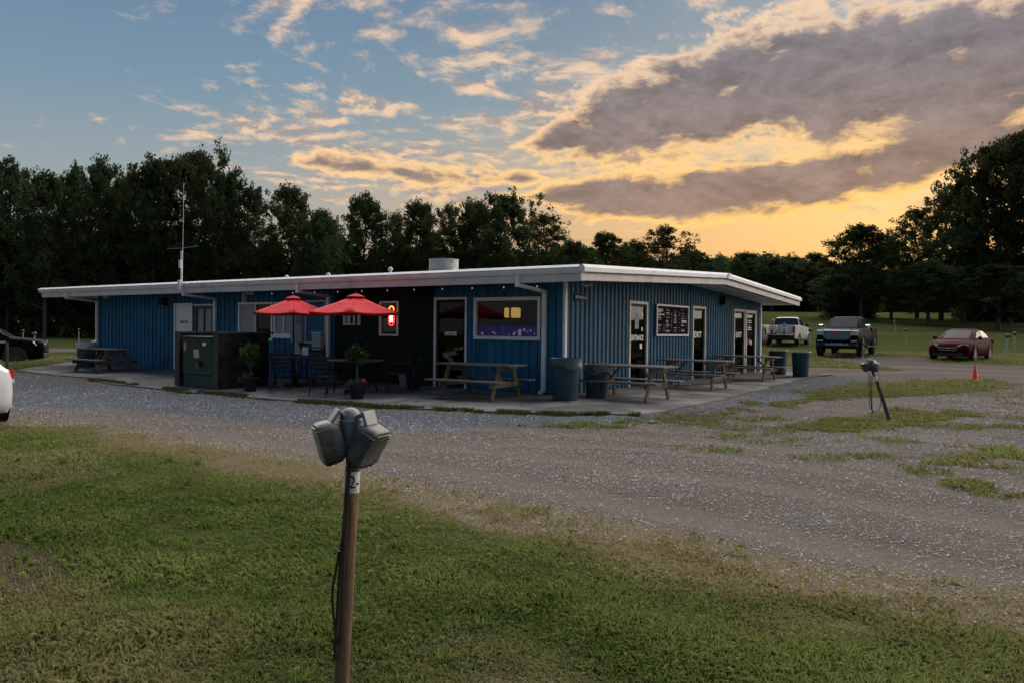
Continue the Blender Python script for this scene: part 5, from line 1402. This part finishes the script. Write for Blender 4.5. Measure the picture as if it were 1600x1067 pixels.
# ---- big SUV
def suv(label, pm, loc_, rz):
    o = thing('parked_suv', label, 'suv', loc_, rz)
    st = [(2.62, .50, .86, .70), (2.58, .36, 1.00, .86), (2.40, .30, 1.08, .95), (1.9, .30, 1.14, .985), (1.2, .30, 1.20, .99), (0, .30, 1.22, .99), (-1.6, .30, 1.24, .99), (-2.3, .32, 1.24, .97), (-2.55, .36, 1.20, .92), (-2.62, .45, 1.08, .84)]
    cb = [(1.42, 1.14, 1.19, .88, .85), (.62, 1.17, 1.72, .90, .70), (.0, 1.18, 1.86, .90, .72), (-1.7, 1.19, 1.86, .90, .72), (-2.15, 1.19, 1.80, .89, .70), (-2.58, 1.19, 1.24, .84, .78)]
    finish(o, body_loft(st), 'body', pm); finish(o, cabin_loft(cb), 'cabin', pm)
    finish(o, screen_glass(cb[0], cb[1]), 'windscreen', M_CARGLASS); finish(o, screen_glass(cb[4], cb[5], .1, .75, off=.02), 'rear_screen', M_CARGLASS)
    for s in (-1, 1):
        for a, b in ((.98, .02), (-.08, -1.02), (-1.12, -2.05)): finish(o, side_glass(cb, a, b, .12, .80, s), 'side_window', M_CARGLASS)
        for x in (1.62, -1.45):
            arch(o, x, s * .985, .40, s, pm); wheel(o, x, s * .90, .40, .26, M_RIMD, 10)
        MB().loft([[(2.50, s * .48, .82), (2.48, s * .60, 1.00), (2.2, s * .93, 1.04), (2.3, s * .90, .88)], [(2.64, s * .48, .84), (2.60, s * .60, 1.02), (2.24, s * .975, 1.05), (2.36, s * .965, .88)]]).build('headlight', M_LAMPC, o)
        MB().loft([[(-2.50, s * .70, .90), (-2.46, s * .68, 1.24), (-2.2, s * .93, 1.22), (-2.2, s * .95, .95)], [(-2.66, s * .70, .90), (-2.62, s * .68, 1.24), (-2.34, s * .965, 1.22), (-2.36, s * .985, .95)]]).build('tail_light', M_TAIL, o)
        MB().box(1.02, 1.30, s * .992 - .01, s * .992 + .012, .98, 1.05).build('fender_vent', M_CHROME, o)
        MB().box(-.9, .9, s * 1.0 - .05, s * 1.0 + .06, .30, .36).build('running_board', M_CHROME, o)
        for x in (.45, -.62): MB().box(x - .11, x + .11, s * .995 - .012, s * .995 + .014, 1.03, 1.07).build('door_handle', M_CHROME, o)
        for x in (1.0, -.04, -1.08): MB().box(x - .006, x + .006, s * .99 - .006, s * .99 + .003, .45, 1.18).build('door_gap', M_PLASTIC, o)
        MB().bar((.3, s * .62, 1.875), (-1.9, s * .62, 1.875), .04, .04).build('roof_rail', M_BLACK, o)
    MB().box(2.55, 2.655, -.44, .44, .62, .96).build('grille', M_CHROME, o, bevel=.03); MB().box(2.40, 2.64, -.80, .80, .34, .56).build('front_bumper', M_PLASTIC, o, bevel=.04)
    mirrors(o, .98, .93, 1.28, M_CHROME, .12, .22, .17); return o
p = ground_at(24, 32.0); _a = math.radians(24)
p = (p[0] - (math.cos(_a) * 1.62 + math.sin(_a) * .9), p[1] - (math.sin(_a) * 1.62 - math.cos(_a) * .9), p[2])
suv('black SUV parked side-on at the left edge facing the building', BLK, p, _a)
BRN = pbr('bronze_paint', (.055, .030, .022), .4, spec=.08)
p = ground_at(1185, 43.5)
suv('dark bronze SUV whose rear pokes out past the end of the building', BRN, (p[0] - 1.75, p[1] + 1.6, p[2]), math.radians(128))

# ================================================================== people on the white pickup
M_SKIN = pbr('skin', (.46, .27, .19), .6, var=.05)
M_HAIR = pbr('blond_hair', (.38, .24, .11), .7, var=.2, scale=30); M_HAIR2 = pbr('light_brown_hair', (.22, .13, .07), .7, var=.2, scale=30)
M_TEE = pbr('white_tee', (.62, .64, .68), .85, var=.06); M_TEE2 = pbr('pale_blue_tee', (.34, .44, .52), .85, var=.06); M_SHORT = pbr('dark_shorts', (.02, .022, .03), .85)
def skinned(name, verts, edges, radii, mat, parent, sub=1):
    me = bpy.data.meshes.new(name); me.from_pydata(verts, edges, []); o = link(name, me, parent)
    me.materials.append(mat)
    mo = o.modifiers.new('skin', 'SKIN'); mo.use_smooth_shade = True
    for v, r in zip(me.skin_vertices[0].data, radii):
        v.radius = r if isinstance(r, tuple) else (r, r); v.use_root = False
    me.skin_vertices[0].data[0].use_root = True
    su = o.modifiers.new('sub', 'SUBSURF'); su.levels = sub; su.render_levels = sub
    return o
def seated_person(label, loc_, rz, s, tee, hair, lean):
    """sits at its origin on an edge, faces local +x, legs hanging over"""
    p = thing('person', label, 'person', loc_, rz); p.scale = (s, s, s)
    lx = lean
    V = [(0, 0, .10), (.03 + lx * .3, 0, .30), (.05 + lx * .8, 0, .50), (.06 + lx, 0, .58), (.09 + lx * 1.2, 0, .66), (.11 + lx * 1.3, 0, .78), (.13 + lx * 1.35, 0, .86)]
    E = [(0, 1), (1, 2), (2, 3), (3, 4), (4, 5), (5, 6)]; Rr = [(.15, .12), (.15, .11), (.17, .11), (.08, .07), (.055, .055), (.085, .10), (.065, .075)]
    for sy in (-1, 1):
        b = len(V); V += [(.18, sy * .11, .13), (.38, sy * .13, .34), (.48, sy * .13, .18), (.56, sy * .13, .06), (.66, sy * .14, .035)]
        E += [(0, b), (b, b + 1), (b + 1, b + 2), (b + 2, b + 3), (b + 3, b + 4)]; Rr += [.085, .06, .055, .038, .035]
        b = len(V); V += [(.05 + lx * .8, sy * .19, .52), (.14 + lx * .7, sy * .26, .34), (.30 + lx * .4, sy * .20, .36), (.37 + lx * .4, sy * .14, .40)]
        E += [(2, b), (b, b + 1), (b + 1, b + 2), (b + 2, b + 3)]; Rr += [.06, .045, .036, .034]
    body = skinned('body', V, E, Rr, M_SKIN, p)
    # hands with fingers
    for sy in (-1, 1):
        hx, hy, hz = V[-1] if sy > 0 else V[16]
        for f in range(5):
            MB().tube([(.38 + lx * .4, sy * (.155 - f * .017), .405), (.43 + lx * .4 - abs(f - 2) * .006, sy * (.158 - f * .018), .40), (.455 + lx * .4 - abs(f - 2) * .008, sy * (.158 - f * .018), .375)], [.010, .009, .006], 6).build('finger', M_SKIN, p)
    TV = [(0, 0, .09), (.03 + lx * .3, 0, .30), (.05 + lx * .8, 0, .50), (.05 + lx, 0, .57), (.05 + lx * .8, .19, .52), (.10 + lx * .75, .225, .38), (.05 + lx * .8, -.19, .52), (.10 + lx * .75, -.225, .38)]
    skinned('t_shirt', TV, [(0, 1), (1, 2), (2, 3), (2, 4), (4, 5), (2, 6), (6, 7)], [(.175, .14), (.175, .13), (.185, .125), (.09, .08), .078, .068, .078, .068], tee, p)
    SV = [(0, 0, .09), (.10, .08, .12), (.32, .125, .28), (.10, -.08, .12), (.32, -.125, .28)]
    skinned('shorts', SV, [(0, 1), (1, 2), (0, 3), (3, 4)], [.155, .115, .09, .115, .09], M_SHORT, p)
    c = Vector((.12 + lx * 1.33, 0, .81))
    hm = MB().at(T(c.x - .012, 0, c.z + .035) @ Matrix.Diagonal((1.06, .95, 1.05, 1))); hm.lathe([(.085, -.06), (.108, -.01), (.106, .05), (.08, .095), (.04, .115), (0, .12)], 14); hm.build('hair', hair, p, smooth=True)
    MB().box(c.x + .085, c.x + .112, -.012, .012, c.z - .035, c.z).build('nose', M_SKIN, p, bevel=.006)
    for sy in (-1, 1):
        MB().at(T(c.x + .088, sy * .036, c.z + .008)).lathe([(0, -.008), (.010, 0), (0, .008)], 8).build('eye', M_BLACK, p)
        MB().at(T(c.x, sy * .092, c.z - .01)).lathe([(0, -.03), (.018, 0), (0, .03)], 8).build('ear', M_SKIN, p)
        MB().box(.52, .70, sy * .14 - .04, sy * .14 + .04, -.005, .065).build('shoe', M_PLASTIC, p, bevel=.02)
    MB().box(c.x + .080, c.x + .096, -.025, .025, c.z - .062, c.z - .052).build('mouth', pbr('lips', (.30, .10, .09), .6), p)
    return p
def on_truck(lx, ly, lz):
    c, s = math.cos(wp_rz), math.sin(wp_rz); q = ground_at(1231, 52.0)
    return (q[0] + c * lx - s * ly, q[1] + s * lx + c * ly, q[2] + lz)
seated_person('person with blond hair in a white t-shirt sitting on the open tailgate', on_truck(-2.62, .34, .675), wp_rz + math.pi, 1.0, M_TEE, M_HAIR, .12)
seated_person('child in a pale blue shirt sitting on the tailgate nearer the tail light', on_truck(-2.68, -.32, .675), wp_rz + math.pi + .2, .74, M_TEE2, M_HAIR2, .04)

# ================================================================== trees
M_LEAF = leaf_mat('tree_leaf', (.024, .040, .020), (.078, .104, .045), .30, .30)
M_LEAF2 = leaf_mat('tree_leaf_warm', (.034, .042, .020), (.100, .106, .046), .30, .30)
M_TRUNK = pbr('tree_bark', (.060, .052, .045), .95, var=.3, scale=3, objvar=.2)
def tree_proto(seed, H, crown_r, base, n_br, leaf_n, leaf, open_, mat):
    """trunk with limbs and twigs (one mesh) + crown of leaves grown on the twig ends"""
    rg = random.Random(seed); wood = MB(); tips = []; rads = []
    top = H * .90; pts = [Vector((0, 0, -.3))]
    for k in range(1, 9):
        pts.append(Vector((rg.uniform(-1, 1) * .035 * H * k / 8, rg.uniform(-1, 1) * .035 * H * k / 8, top * k / 8)))
    r0 = H * .016
    wood.tube(pts, [r0 * (1 - .90 * k / 8) + .02 for k in range(9)], 8)
    def along(t):
        q = t * 8; i = min(int(q), 7); return pts[i].lerp(pts[i + 1], q - i)
    for b in range(n_br):
        t = base + (1 - base) * ((b + rg.random()) / n_br) ** .9
        p0 = along(t * .97); a = b * 2.4 + rg.uniform(-.5, .5)
        prof = math.sin(math.pi * min(1, max(0, (t - base) / (1 - base) * .80 + .17))) ** .75
        ln = crown_r * prof * rg.uniform(.70, 1.12); rise = rg.uniform(.15, .55) + .5 * t
        p1 = p0 + Vector((math.cos(a) * ln * .5, math.sin(a) * ln * .5, ln * rise * .40))
        p2 = p0 + Vector((math.cos(a + .2) * ln, math.sin(a + .2) * ln, ln * rise * .75))
        rb = max(.02, r0 * .42 * (1 - t * .7))
        wood.tube([p0, p1, p2], [rb, rb * .6, rb * .2], 5, caps=False)
        nt = 6 + int(ln)
        for s in range(nt):
            u = rg.uniform(.30, 1.05); q = p0.lerp(p1, u * 2) if u < .5 else p1.lerp(p2, (u - .5) * 2)
            d = Vector((rg.gauss(0, 1), rg.gauss(0, 1), rg.gauss(.35, .8))).normalized() * ln * rg.uniform(.12, .42)
            e = q + d
            if s % 2 == 0: wood.tube([q, e], [rb * .25, .012], 4, caps=False)
            tips.append(tuple(e)); rads.append(rg.uniform(.38, .80) * open_ * (H / 18))
            if rg.random() < .5: tips.append(tuple(q.lerp(e, .4))); rads.append(rg.uniform(.32, .65) * open_ * (H / 18))
    for k in range(10):
        tips.append(tuple(along(.86 + .014 * k) + Vector((rg.gauss(0, .5), rg.gauss(0, .5), rg.uniform(0, H * .08))))); rads.append(.7 * open_)
    wm = wood.mesh('trunk', M_TRUNK, True)
    lm = leaf_mesh('crown', tips, rads, leaf_n, leaf, mat, seed, .85, up_bias=.5)
    return wm, lm
PROTO = [tree_proto(1, 18, 6.2, .20, 40, 21000, .21, 1.15, M_LEAF), tree_proto(2, 18, 5.0, .16, 38, 19000, .20, 1.1, M_LEAF), tree_proto(3, 18, 4.2, .12, 40, 18000, .19, 1.05, M_LEAF2),
         tree_proto(4, 18, 7.0, .24, 44, 23000, .21, 1.2, M_LEAF2), tree_proto(5, 18, 4.6, .10, 34, 10500, .18, .95, M_LEAF2), tree_proto(6, 18, 5.5, .18, 40, 19000, .20, 1.1, M_LEAF)]
PROTO_R = [6.2, 5.0, 4.2, 7.0, 4.6, 5.5]
def tree(name, label, px, top_y, width_px, dist, k, rz=0.0, group='trees around the drive-in field'):
    p = ground_at(px, dist); zt = at(px, top_y, dist)[2]
    H = zt - p[2]; w = width_px / F_PX * dist
    o = thing(name, label, 'tree', p, rz, group)
    sxy = w / (2 * PROTO_R[k] * 1.05); sz = H / (18 * .965)
    o.scale = (sxy, sxy, sz)
    wm, lm = PROTO[k]; link('trunk', wm, o); link('crown', lm, o); return o
TREES = [
 # left block, beyond the field
 (-60, 255, 150, 86, 0, 'leafy tree only partly in frame at the left edge'), (12, 240, 105, 90, 1, 'narrow-topped tree first from the left edge'), (70, 262, 110, 84, 5, 'rounded tree second from the left edge'),
 (118, 262, 90, 96, 2, 'slim tree behind the black SUV'), (155, 238, 100, 88, 1, 'domed tree above the left end of the roof'), (205, 262, 95, 94, 5, 'shaded tree between the dome-topped and the big oak'),
 (240, 238, 110, 87, 1, 'tall tree just left of the whip antenna'), (300, 232, 150, 90, 3, 'broadest tallest tree behind the whip antenna'), (352, 262, 110, 85, 0, 'wide tree right of the whip antenna'),
 (398, 308, 80, 92, 4, 'thin airy tree with sky showing through'), (455, 282, 105, 88, 2, 'tree with pointed top above the left parasol'), (502, 322, 85, 84, 5, 'lower rounded tree between the parasol tops'),
 # middle block behind the roof
 (568, 296, 92, 92, 1, 'tall round-headed tree behind the right parasol'), (618, 326, 80, 97, 4, 'open-crowned tree left of the exhaust fan'), (655, 308, 90, 92, 2, 'tree with feathery top just left of the exhaust fan'),
 (700, 312, 90, 97, 4, 'feathery tree directly behind the exhaust fan'), (740, 306, 80, 94, 2, 'slender tree just right of the exhaust fan'), (790, 298, 120, 90, 0, 'dense dark tree above the picture window'),
 (850, 328, 110, 96, 4, 'airy tree glowing at its edge against the sunset'), (893, 372, 80, 88, 5, 'low tree above the near roof corner'),
 (945, 358, 85, 92, 2, 'small spiky tree right of the roof corner'), (990, 372, 70, 98, 1, 'small dark tree behind the ENTRANCE end of the roof'), (1036, 348, 105, 92, 4, 'open bushy tree standing alone above the menu board'),
 (1085, 390, 80, 100, 5, 'low tree above the ridge cap of the roof'),
 # far woods at the lowest point
 (1125, 398, 75, 120, 1, 'far tree first right of the roof ridge'), (1165, 392, 80, 125, 2, 'far tree above the sloping roof end'), (1205, 402, 80, 118, 0, 'far rounded tree over the far roof corner'), (1240, 399, 70, 125, 5, 'far tree behind the white pickup'),
 (1275, 392, 75, 120, 2, 'far tree just left of the dark right-hand wood'),
 # right block
 (1305, 428, 80, 88, 1, 'tree at the left foot of the right-hand wood'), (1345, 346, 110, 84, 5, 'rounded tree behind the dark pickup'), (1392, 372, 100, 90, 0, 'shaded tree between pickup and red sedan'),
 (1432, 318, 100, 92, 4, 'thin see-through tree left of the great oak'), (1470, 292, 110, 88, 4, 'tall airy tree with sky through its top left of the great oak'), (1505, 350, 110, 82, 5, 'dark tree in front of the great oak'), (1535, 262, 120, 84, 0, 'left half of the great dark oak group'),
 (1578, 203, 165, 80, 3, 'great dark oak towering at the right edge'), (1640, 225, 150, 78, 0, 'dark oak cut off by the right edge'), (1560, 410, 120, 72, 1, 'low dark tree behind the red sedan'), (1450, 405, 110, 78, 5, 'low spreading tree above the red sedan roof'),
]
for i, (px, ty, w, d, k, lab) in enumerate(TREES):
    tree('deciduous_tree', lab, px, ty, w * 1.12, d, k, i * 1.7)
# undergrowth and deeper wood: reads as one dark mass behind and below the crowns
def woods(name, label, spec, seed):
    """one mass of leaf clumps. spec: (px0, px1, dist, height_at_px0, height_at_px1, leaf, n)"""
    rg = np.random.default_rng(seed); cs = []; rs = []
    for px0, px1, d0, d1, h0, h1, n in spec:
        t = rg.random(n); px = px0 + (px1 - px0) * t; d = d0 + (d1 - d0) * t + rg.normal(0, 2.2, n)
        x = (px - 800) / F_PX * d; z0 = terrain(x, d)
        hh = h0 + (h1 - h0) * t; hh = hh * (.80 + .4 * vnoise(px * .03, d * 0, 1.0, 2, seed))
        z = z0 + hh * rg.random(n) ** 1.1
        cs.append(np.stack([x, d, z], 1)); rs.append(rg.uniform(.7, 1.4, n))
    cs = np.concatenate(cs); rs = np.concatenate(rs)
    o = link(name, leaf_mesh(name, cs, rs, np.full(len(cs), 26), .34, M_LEAF, seed, .9, up_bias=.5)); tag(o, label, 'woodland', kind='stuff'); return o
woods('undergrowth', 'dark undergrowth filling the wood edge below the trees', [(-200, 560, 93, 93, 12.5, 10.5, 2600), (540, 920, 98, 98, 11.0, 8.5, 1300), (880, 1130, 100, 108, 6.5, 7.0, 600), (1290, 1370, 93, 92, 5.0, 4.0, 160), (1500, 1720, 90, 86, 6.5, 8.0, 600)], 5)
woods('far_woods', 'distant dark wood beyond the field below the sunset', [(1050, 1360, 128, 128, 8.0, 8.5, 1800), (1340, 1520, 165, 165, 9, 10, 1300), (1500, 1750, 112, 104, 8, 10, 600), (-250, 1100, 118, 118, 10, 9, 1600)], 8)

# ================================================================== grass and stones
def blade_mat():
    m = bpy.data.materials.new('grass_blade'); m.use_nodes = True; t = m.node_tree; b = NB(t); t.nodes.clear()
    a = t.nodes.new('ShaderNodeAttribute'); a.attribute_name = 'Col'
    d = t.nodes.new('ShaderNodeBsdfDiffuse'); t.links.new(a.outputs['Color'], d.inputs[0])
    tr_ = t.nodes.new('ShaderNodeBsdfTranslucent'); t.links.new(a.outputs['Color'], tr_.inputs[0])
    mx = t.nodes.new('ShaderNodeMixShader'); mx.inputs[0].default_value = .42
    t.links.new(d.outputs[0], mx.inputs[1]); t.links.new(tr_.outputs[0], mx.inputs[2])
    o = t.nodes.new('ShaderNodeOutputMaterial'); t.links.new(mx.outputs[0], o.inputs[0]); return m
M_BLADE = blade_mat()
def quick_mesh(name, v, f, col, mat):
    me = bpy.data.meshes.new(name); k = f.shape[1]
    me.vertices.add(len(v)); me.vertices.foreach_set('co', v.ravel())
    me.loops.add(f.size); me.loops.foreach_set('vertex_index', f.ravel().astype(np.int32))
    me.polygons.add(len(f)); me.polygons.foreach_set('loop_start', np.arange(0, f.size, k, dtype=np.int32))
    a = me.color_attributes.new('Col', 'FLOAT_COLOR', 'POINT'); c = np.ones((len(v), 4)); c[:, :3] = col; a.data.foreach_set('color', c.ravel())
    me.update(calc_edges=True); me.materials.append(mat); return me
def ground_z(x, y, grass=None):
    z = terrain(x, y); nearw = smooth01((26 - y) / 8) * smooth01((30 - np.abs(x)) / 8)
    return z + nearw * ((vnoise(x, y, 1.2, 4, 5) - .5) * .05)
def scatter_fan(rg, n, y0, y1, spread, k=1.0):
    """places on the ground between two distances, a little wider than the view"""
    y = y0 + (y1 - y0) * rg.random(n) ** k
    x = (rg.random(n) * 2 - 1) * (y * spread + .8); return x, y
def blades(name, label, parts, seed):
    rg = np.random.default_rng(seed); V = []; C = []
    for n, y0, y1, spread, hmin, hmax, wid, thr in parts:
        # area-true density within each strip
        y = np.sqrt(y0 ** 2 + (y1 ** 2 - y0 ** 2) * rg.random(n)); x = (rg.random(n) * 2 - 1) * (y * spread + .6)
        g, dry, blue, dirt, sdl = zones(x, y)
        clump = vnoise(x, y, 2.2, 3, 51); thin = vnoise(x, y, 7.0, 2, 61)
        slab = poly_sd(x, y, SLAB_POLY)
        keep = (g - dirt * .85 > thr + rg.random(n) * .55) & (rg.random(n) < .40 + 1.05 * clump) & (slab < -.02)
        keep |= (dry > .45 + rg.random(n) * .5) & (rg.random(n) < .16) & (slab < 0)
        x, y, g, dry, dirt, clump, thin = (q[keep] for q in (x, y, g, dry, dirt, clump, thin)); m = len(x)
        z = ground_z(x, y) - .004
        h = (hmin + (hmax - hmin) * rg.random(m)) * (.35 + 1.35 * clump) * (1 - .45 * np.clip(dry, 0, 1))
        a = rg.random(m) * 6.283; lean = rg.normal(0, .55, m); lean2 = rg.random(m) * .9
        dx, dy = np.cos(a), np.sin(a); w = wid * (.6 + .8 * rg.random(m))
        bend = h * (np.abs(lean) + .15)
        base = np.stack([x, y, z], 1); side = np.stack([-dy, dx, np.zeros(m)], 1) * w[:, None]
        out = np.stack([dx, dy, np.zeros(m)], 1)
        mid = base + out * (bend * .35)[:, None] + np.array([0, 0, 1]) * (h * .62)[:, None]
        tip = base + out * bend[:, None] + np.array([0, 0, 1]) * (h * np.clip(1 - .45 * np.abs(lean), .25, 1))[:, None]
        V.append(np.stack([base - side, base + side, mid + side * .7, tip, mid - side * .7], 1).reshape(-1, 3))
        hue = np.clip(rg.normal(.5, .22, m) + (clump - .5) * 1.2 + (vnoise(x, y, .45, 3, 99) - .5) * 1.3, 0, 1)[:, None]
        green = np.array([.110, .170, .042]) * (1 - hue) + np.array([.290, .350, .105]) * hue
        straw = np.array([.40, .325, .19]) * (.6 + .6 * rg.random((m, 1)))
        dr = np.clip(dry * 1.15 + (rg.random(m) < .10) * .7 + np.clip(vnoise(x, y, .55, 4, 88) - .46, 0, 1) * 2.2, 0, 1)[:, None] * (.35 + .65 * rg.random((m, 1)))
        c = green * (1 - dr) + straw * dr
        far = np.clip((y - 11) / 5, 0, .5)[:, None] * (.5 + rg.random((m, 1)))
        c = c * (1 - far) + np.array([.235, .215, .105]) * far
        C.append(np.repeat(c, 5, 0))
    v = np.concatenate(V); c = np.concatenate(C); m = len(v) // 5
    f = np.arange(m * 5).reshape(m, 5)
    o = link(name, quick_mesh(name, v, f, c, M_BLADE)); tag(o, label, 'grass', kind='stuff')
    return m
N_GRASS = blades('grass', 'mown green and straw-coloured grass of the near lawn', [(270000, 2.3, 4.6, .80, .028, .085, .0027, .10), (190000, 4.6, 8.0, .76, .028, .075, .0036, .10), (120000, 8.0, 13.0, .74, .032, .075, .0052, .12)], 1)
N_G2 = blades('grass_patches', 'thin grass patches and tufts on the gravel lot', [(150000, 13.0, 22.0, .74, .035, .08, .0065, .16), (120000, 22.0, 44.0, .74, .05, .11, .012, .2)], 2)
def weeds():
    """broad-leaved rosettes and longer tufts standing out of the short turf"""
    rg = np.random.default_rng(12); n = 320
    y = np.sqrt(2.3 ** 2 + (9.0 ** 2 - 2.3 ** 2) * rg.random(n)); x = (rg.random(n) * 2 - 1) * (y * .78 + .5)
    g, dry, blue, dirt, sdl = zones(x, y); k = (g > .6) & (dry < .5) & (sdl > .15); x, y = x[k], y[k]; V = []; C = []
    for cx, cy in zip(x, y):
        tuft = rg.random() < .6; m = int(rg.integers(16, 34)) if tuft else int(rg.integers(7, 12))
        a = rg.random(m) * 6.283; r = rg.random(m) * (.035 if tuft else .01)
        h = (rg.uniform(.05, .095) if tuft else rg.uniform(.02, .04)) * (.6 + .6 * rg.random(m)); out = (.35 if tuft else 1.6) * h * (.5 + rg.random(m)); w = .0035 if tuft else .010
        b = np.stack([cx + np.cos(a) * r, cy + np.sin(a) * r, np.zeros(m)], 1); b[:, 2] = ground_z(b[:, 0], b[:, 1])
        d = np.stack([np.cos(a), np.sin(a), 0 * a], 1); s = np.stack([-np.sin(a), np.cos(a), 0 * a], 1) * w; u = np.array([0, 0, 1.0])
        mid = b + d * (out * .45)[:, None] + u * (h * .7)[:, None]; tip = b + d * out[:, None] + u * (h * (1 if tuft else .55))[:, None]
        V.append(np.stack([b - s * .6, b + s * .6, mid + s, tip, mid - s], 1).reshape(-1, 3))
        c0 = np.array([.13, .20, .045]) if tuft else np.array([.085, .16, .045])
        C.append(np.repeat(c0 * (.7 + .7 * rg.random((m, 1))), 5, 0))
    v = np.concatenate(V); o = link('weeds', quick_mesh('weeds', v, np.arange(len(v)).reshape(-1, 5), np.concatenate(C), M_BLADE)); tag(o, 'scattered weeds and longer tufts in the near lawn', 'weeds', kind='stuff')
weeds()
# grass fringe along the front edge of the apron
def fringe():
    rg = np.random.default_rng(7); pts = P2([(150, 594), (300, 612), (480, 628), (640, 638), (760, 643), (880, 647), (1000, 649)]); V = []; C = []
    for (x0, y0), (x1, y1) in zip(pts[:-1], pts[1:]):
        ln = math.hypot(x1 - x0, y1 - y0); n = int(ln * 1100); t = rg.random(n)
        nx, ny = (y1 - y0) / ln, -(x1 - x0) / ln
        if ny > 0: nx, ny = -nx, -ny
        o = np.abs(rg.normal(0, .10, n)) + .01
        x = x0 + (x1 - x0) * t + nx * o; y = y0 + (y1 - y0) * t + ny * o
        k = vnoise(x, y, 1.3, 3, 91) > .40; x, y = x[k], y[k]; m = len(x)
        z = ground_z(x, y); h = .03 + .06 * rg.random(m); a = rg.random(m) * 6.283
        d = np.stack([np.cos(a), np.sin(a), 0 * a], 1); s = np.stack([-np.sin(a), np.cos(a), 0 * a], 1) * .005
        b = np.stack([x, y, z], 1)
        V.append(np.stack([b - s, b + s, b + d * (h * .3)[:, None] + s * .6 + [0, 0, 1] * (h * .6)[:, None], b + d * (h * .8)[:, None] + [0, 0, 1] * h[:, None], b + d * (h * .3)[:, None] - s * .6 + [0, 0, 1] * (h * .6)[:, None]], 1).reshape(-1, 3))
        hue = rg.random((m, 1)); C.append(np.repeat(np.array([.06, .085, .028]) * (1 - hue) + np.array([.14, .16, .055]) * hue, 5, 0))
    v = np.concatenate(V); c = np.concatenate(C)
    o = link('grass_fringe', quick_mesh('grass_fringe', v, np.arange(len(v)).reshape(-1, 5), c, M_BLADE)); tag(o, 'narrow strip of grass along the front edge of the concrete', 'grass', kind='stuff')
fringe()
def pebble_mat():
    m = bpy.data.materials.new('pebble'); m.use_nodes = True; t = m.node_tree; bs = t.nodes['Principled BSDF']
    a = t.nodes.new('ShaderNodeAttribute'); a.attribute_name = 'Col'; t.links.new(a.outputs['Color'], bs.inputs['Base Color'])
    bs.inputs['Roughness'].default_value = 1.0; bs.inputs['Specular IOR Level'].default_value = 0.0; return m
M_PEB = pebble_mat()
def pebbles(name, label, parts, seed):
    rg = np.random.default_rng(seed); V = []; C = []
    oct_ = np.array([(1, 0, 0), (0, 1, 0), (-1, 0, 0), (0, -1, 0), (0, 0, 1.0)], float)
    tri = np.array([(0, 1, 4), (1, 2, 4), (2, 3, 4), (3, 0, 4)])
    for n, y0, y1, spread, smin, smax in parts:
        y = np.sqrt(y0 ** 2 + (y1 ** 2 - y0 ** 2) * rg.random(n)); x = (rg.random(n) * 2 - 1) * (y * spread + .6)
        g, dry, blue, dirt, sdl = zones(x, y); slab = poly_sd(x, y, SLAB_POLY); lot = poly_sd(x, y, LOT)
        dens = np.clip(1 - g * 1.15, 0, 1) * (.35 + vnoise(x, y, .8, 4, 71)) + dirt * .02
        dens = dens * (1 - .75 * wear(x, y))
        keep = (rg.random(n) < dens) & (slab < 0) & ((lot > 0) | (dirt > .3))
        x, y, blue = x[keep], y[keep], blue[keep]; m = len(x)
        s = smin + (smax - smin) * rg.random(m) ** 3.2
        base = np.stack([x, y, ground_z(x, y) + s * .05], 1)
        a = rg.random(m) * 6.283; ca, sa = np.cos(a), np.sin(a)
        sc = np.stack([s * (.7 + .6 * rg.random(m)), s * (.5 + .5 * rg.random(m)), s * (.35 + .5 * rg.random(m))], 1)
        p = oct_[None] * sc[:, None, :] * (1 + rg.normal(0, .18, (m, 5, 1)))
        q = p.copy(); q[..., 0] = p[..., 0] * ca[:, None] - p[..., 1] * sa[:, None]; q[..., 1] = p[..., 0] * sa[:, None] + p[..., 1] * ca[:, None]
        q[:, 4, :2] += rg.normal(0, .3, (m, 2)) * s[:, None]
        V.append((base[:, None, :] + q).reshape(-1, 3))
        l = np.clip(rg.normal(.285, .06, m), .12, .44)[:, None]; warm = rg.random((m, 1))
        c = l * (np.array([1.09, .97, .87]) * warm + np.array([1.02, .98, .95]) * (1 - warm))
        cb = l * np.array([.86, .97, 1.12]); c = np.where(blue[:, None] > .5, cb, c)
        C.append(np.repeat(c, 5, 0))
    v = np.concatenate(V); c = np.concatenate(C); m = len(v) // 5
    f = (tri[None] + (np.arange(m) * 5)[:, None, None]).reshape(-1, 3)
    o = link(name, quick_mesh(name, v, f, c, M_PEB)); tag(o, label, 'gravel', kind='stuff'); return m
N_PEB = pebbles('gravel', 'loose grey and brown gravel stones of the lot', [(90000, 3.2, 7.0, .78, .003, .012), (120000, 7.0, 12.0, .74, .0045, .015), (90000, 12.0, 19.0, .74, .007, .020), (30000, 19.0, 30, .74, .010, .026)], 3)
print('blades', N_GRASS, N_G2, 'pebbles', N_PEB)
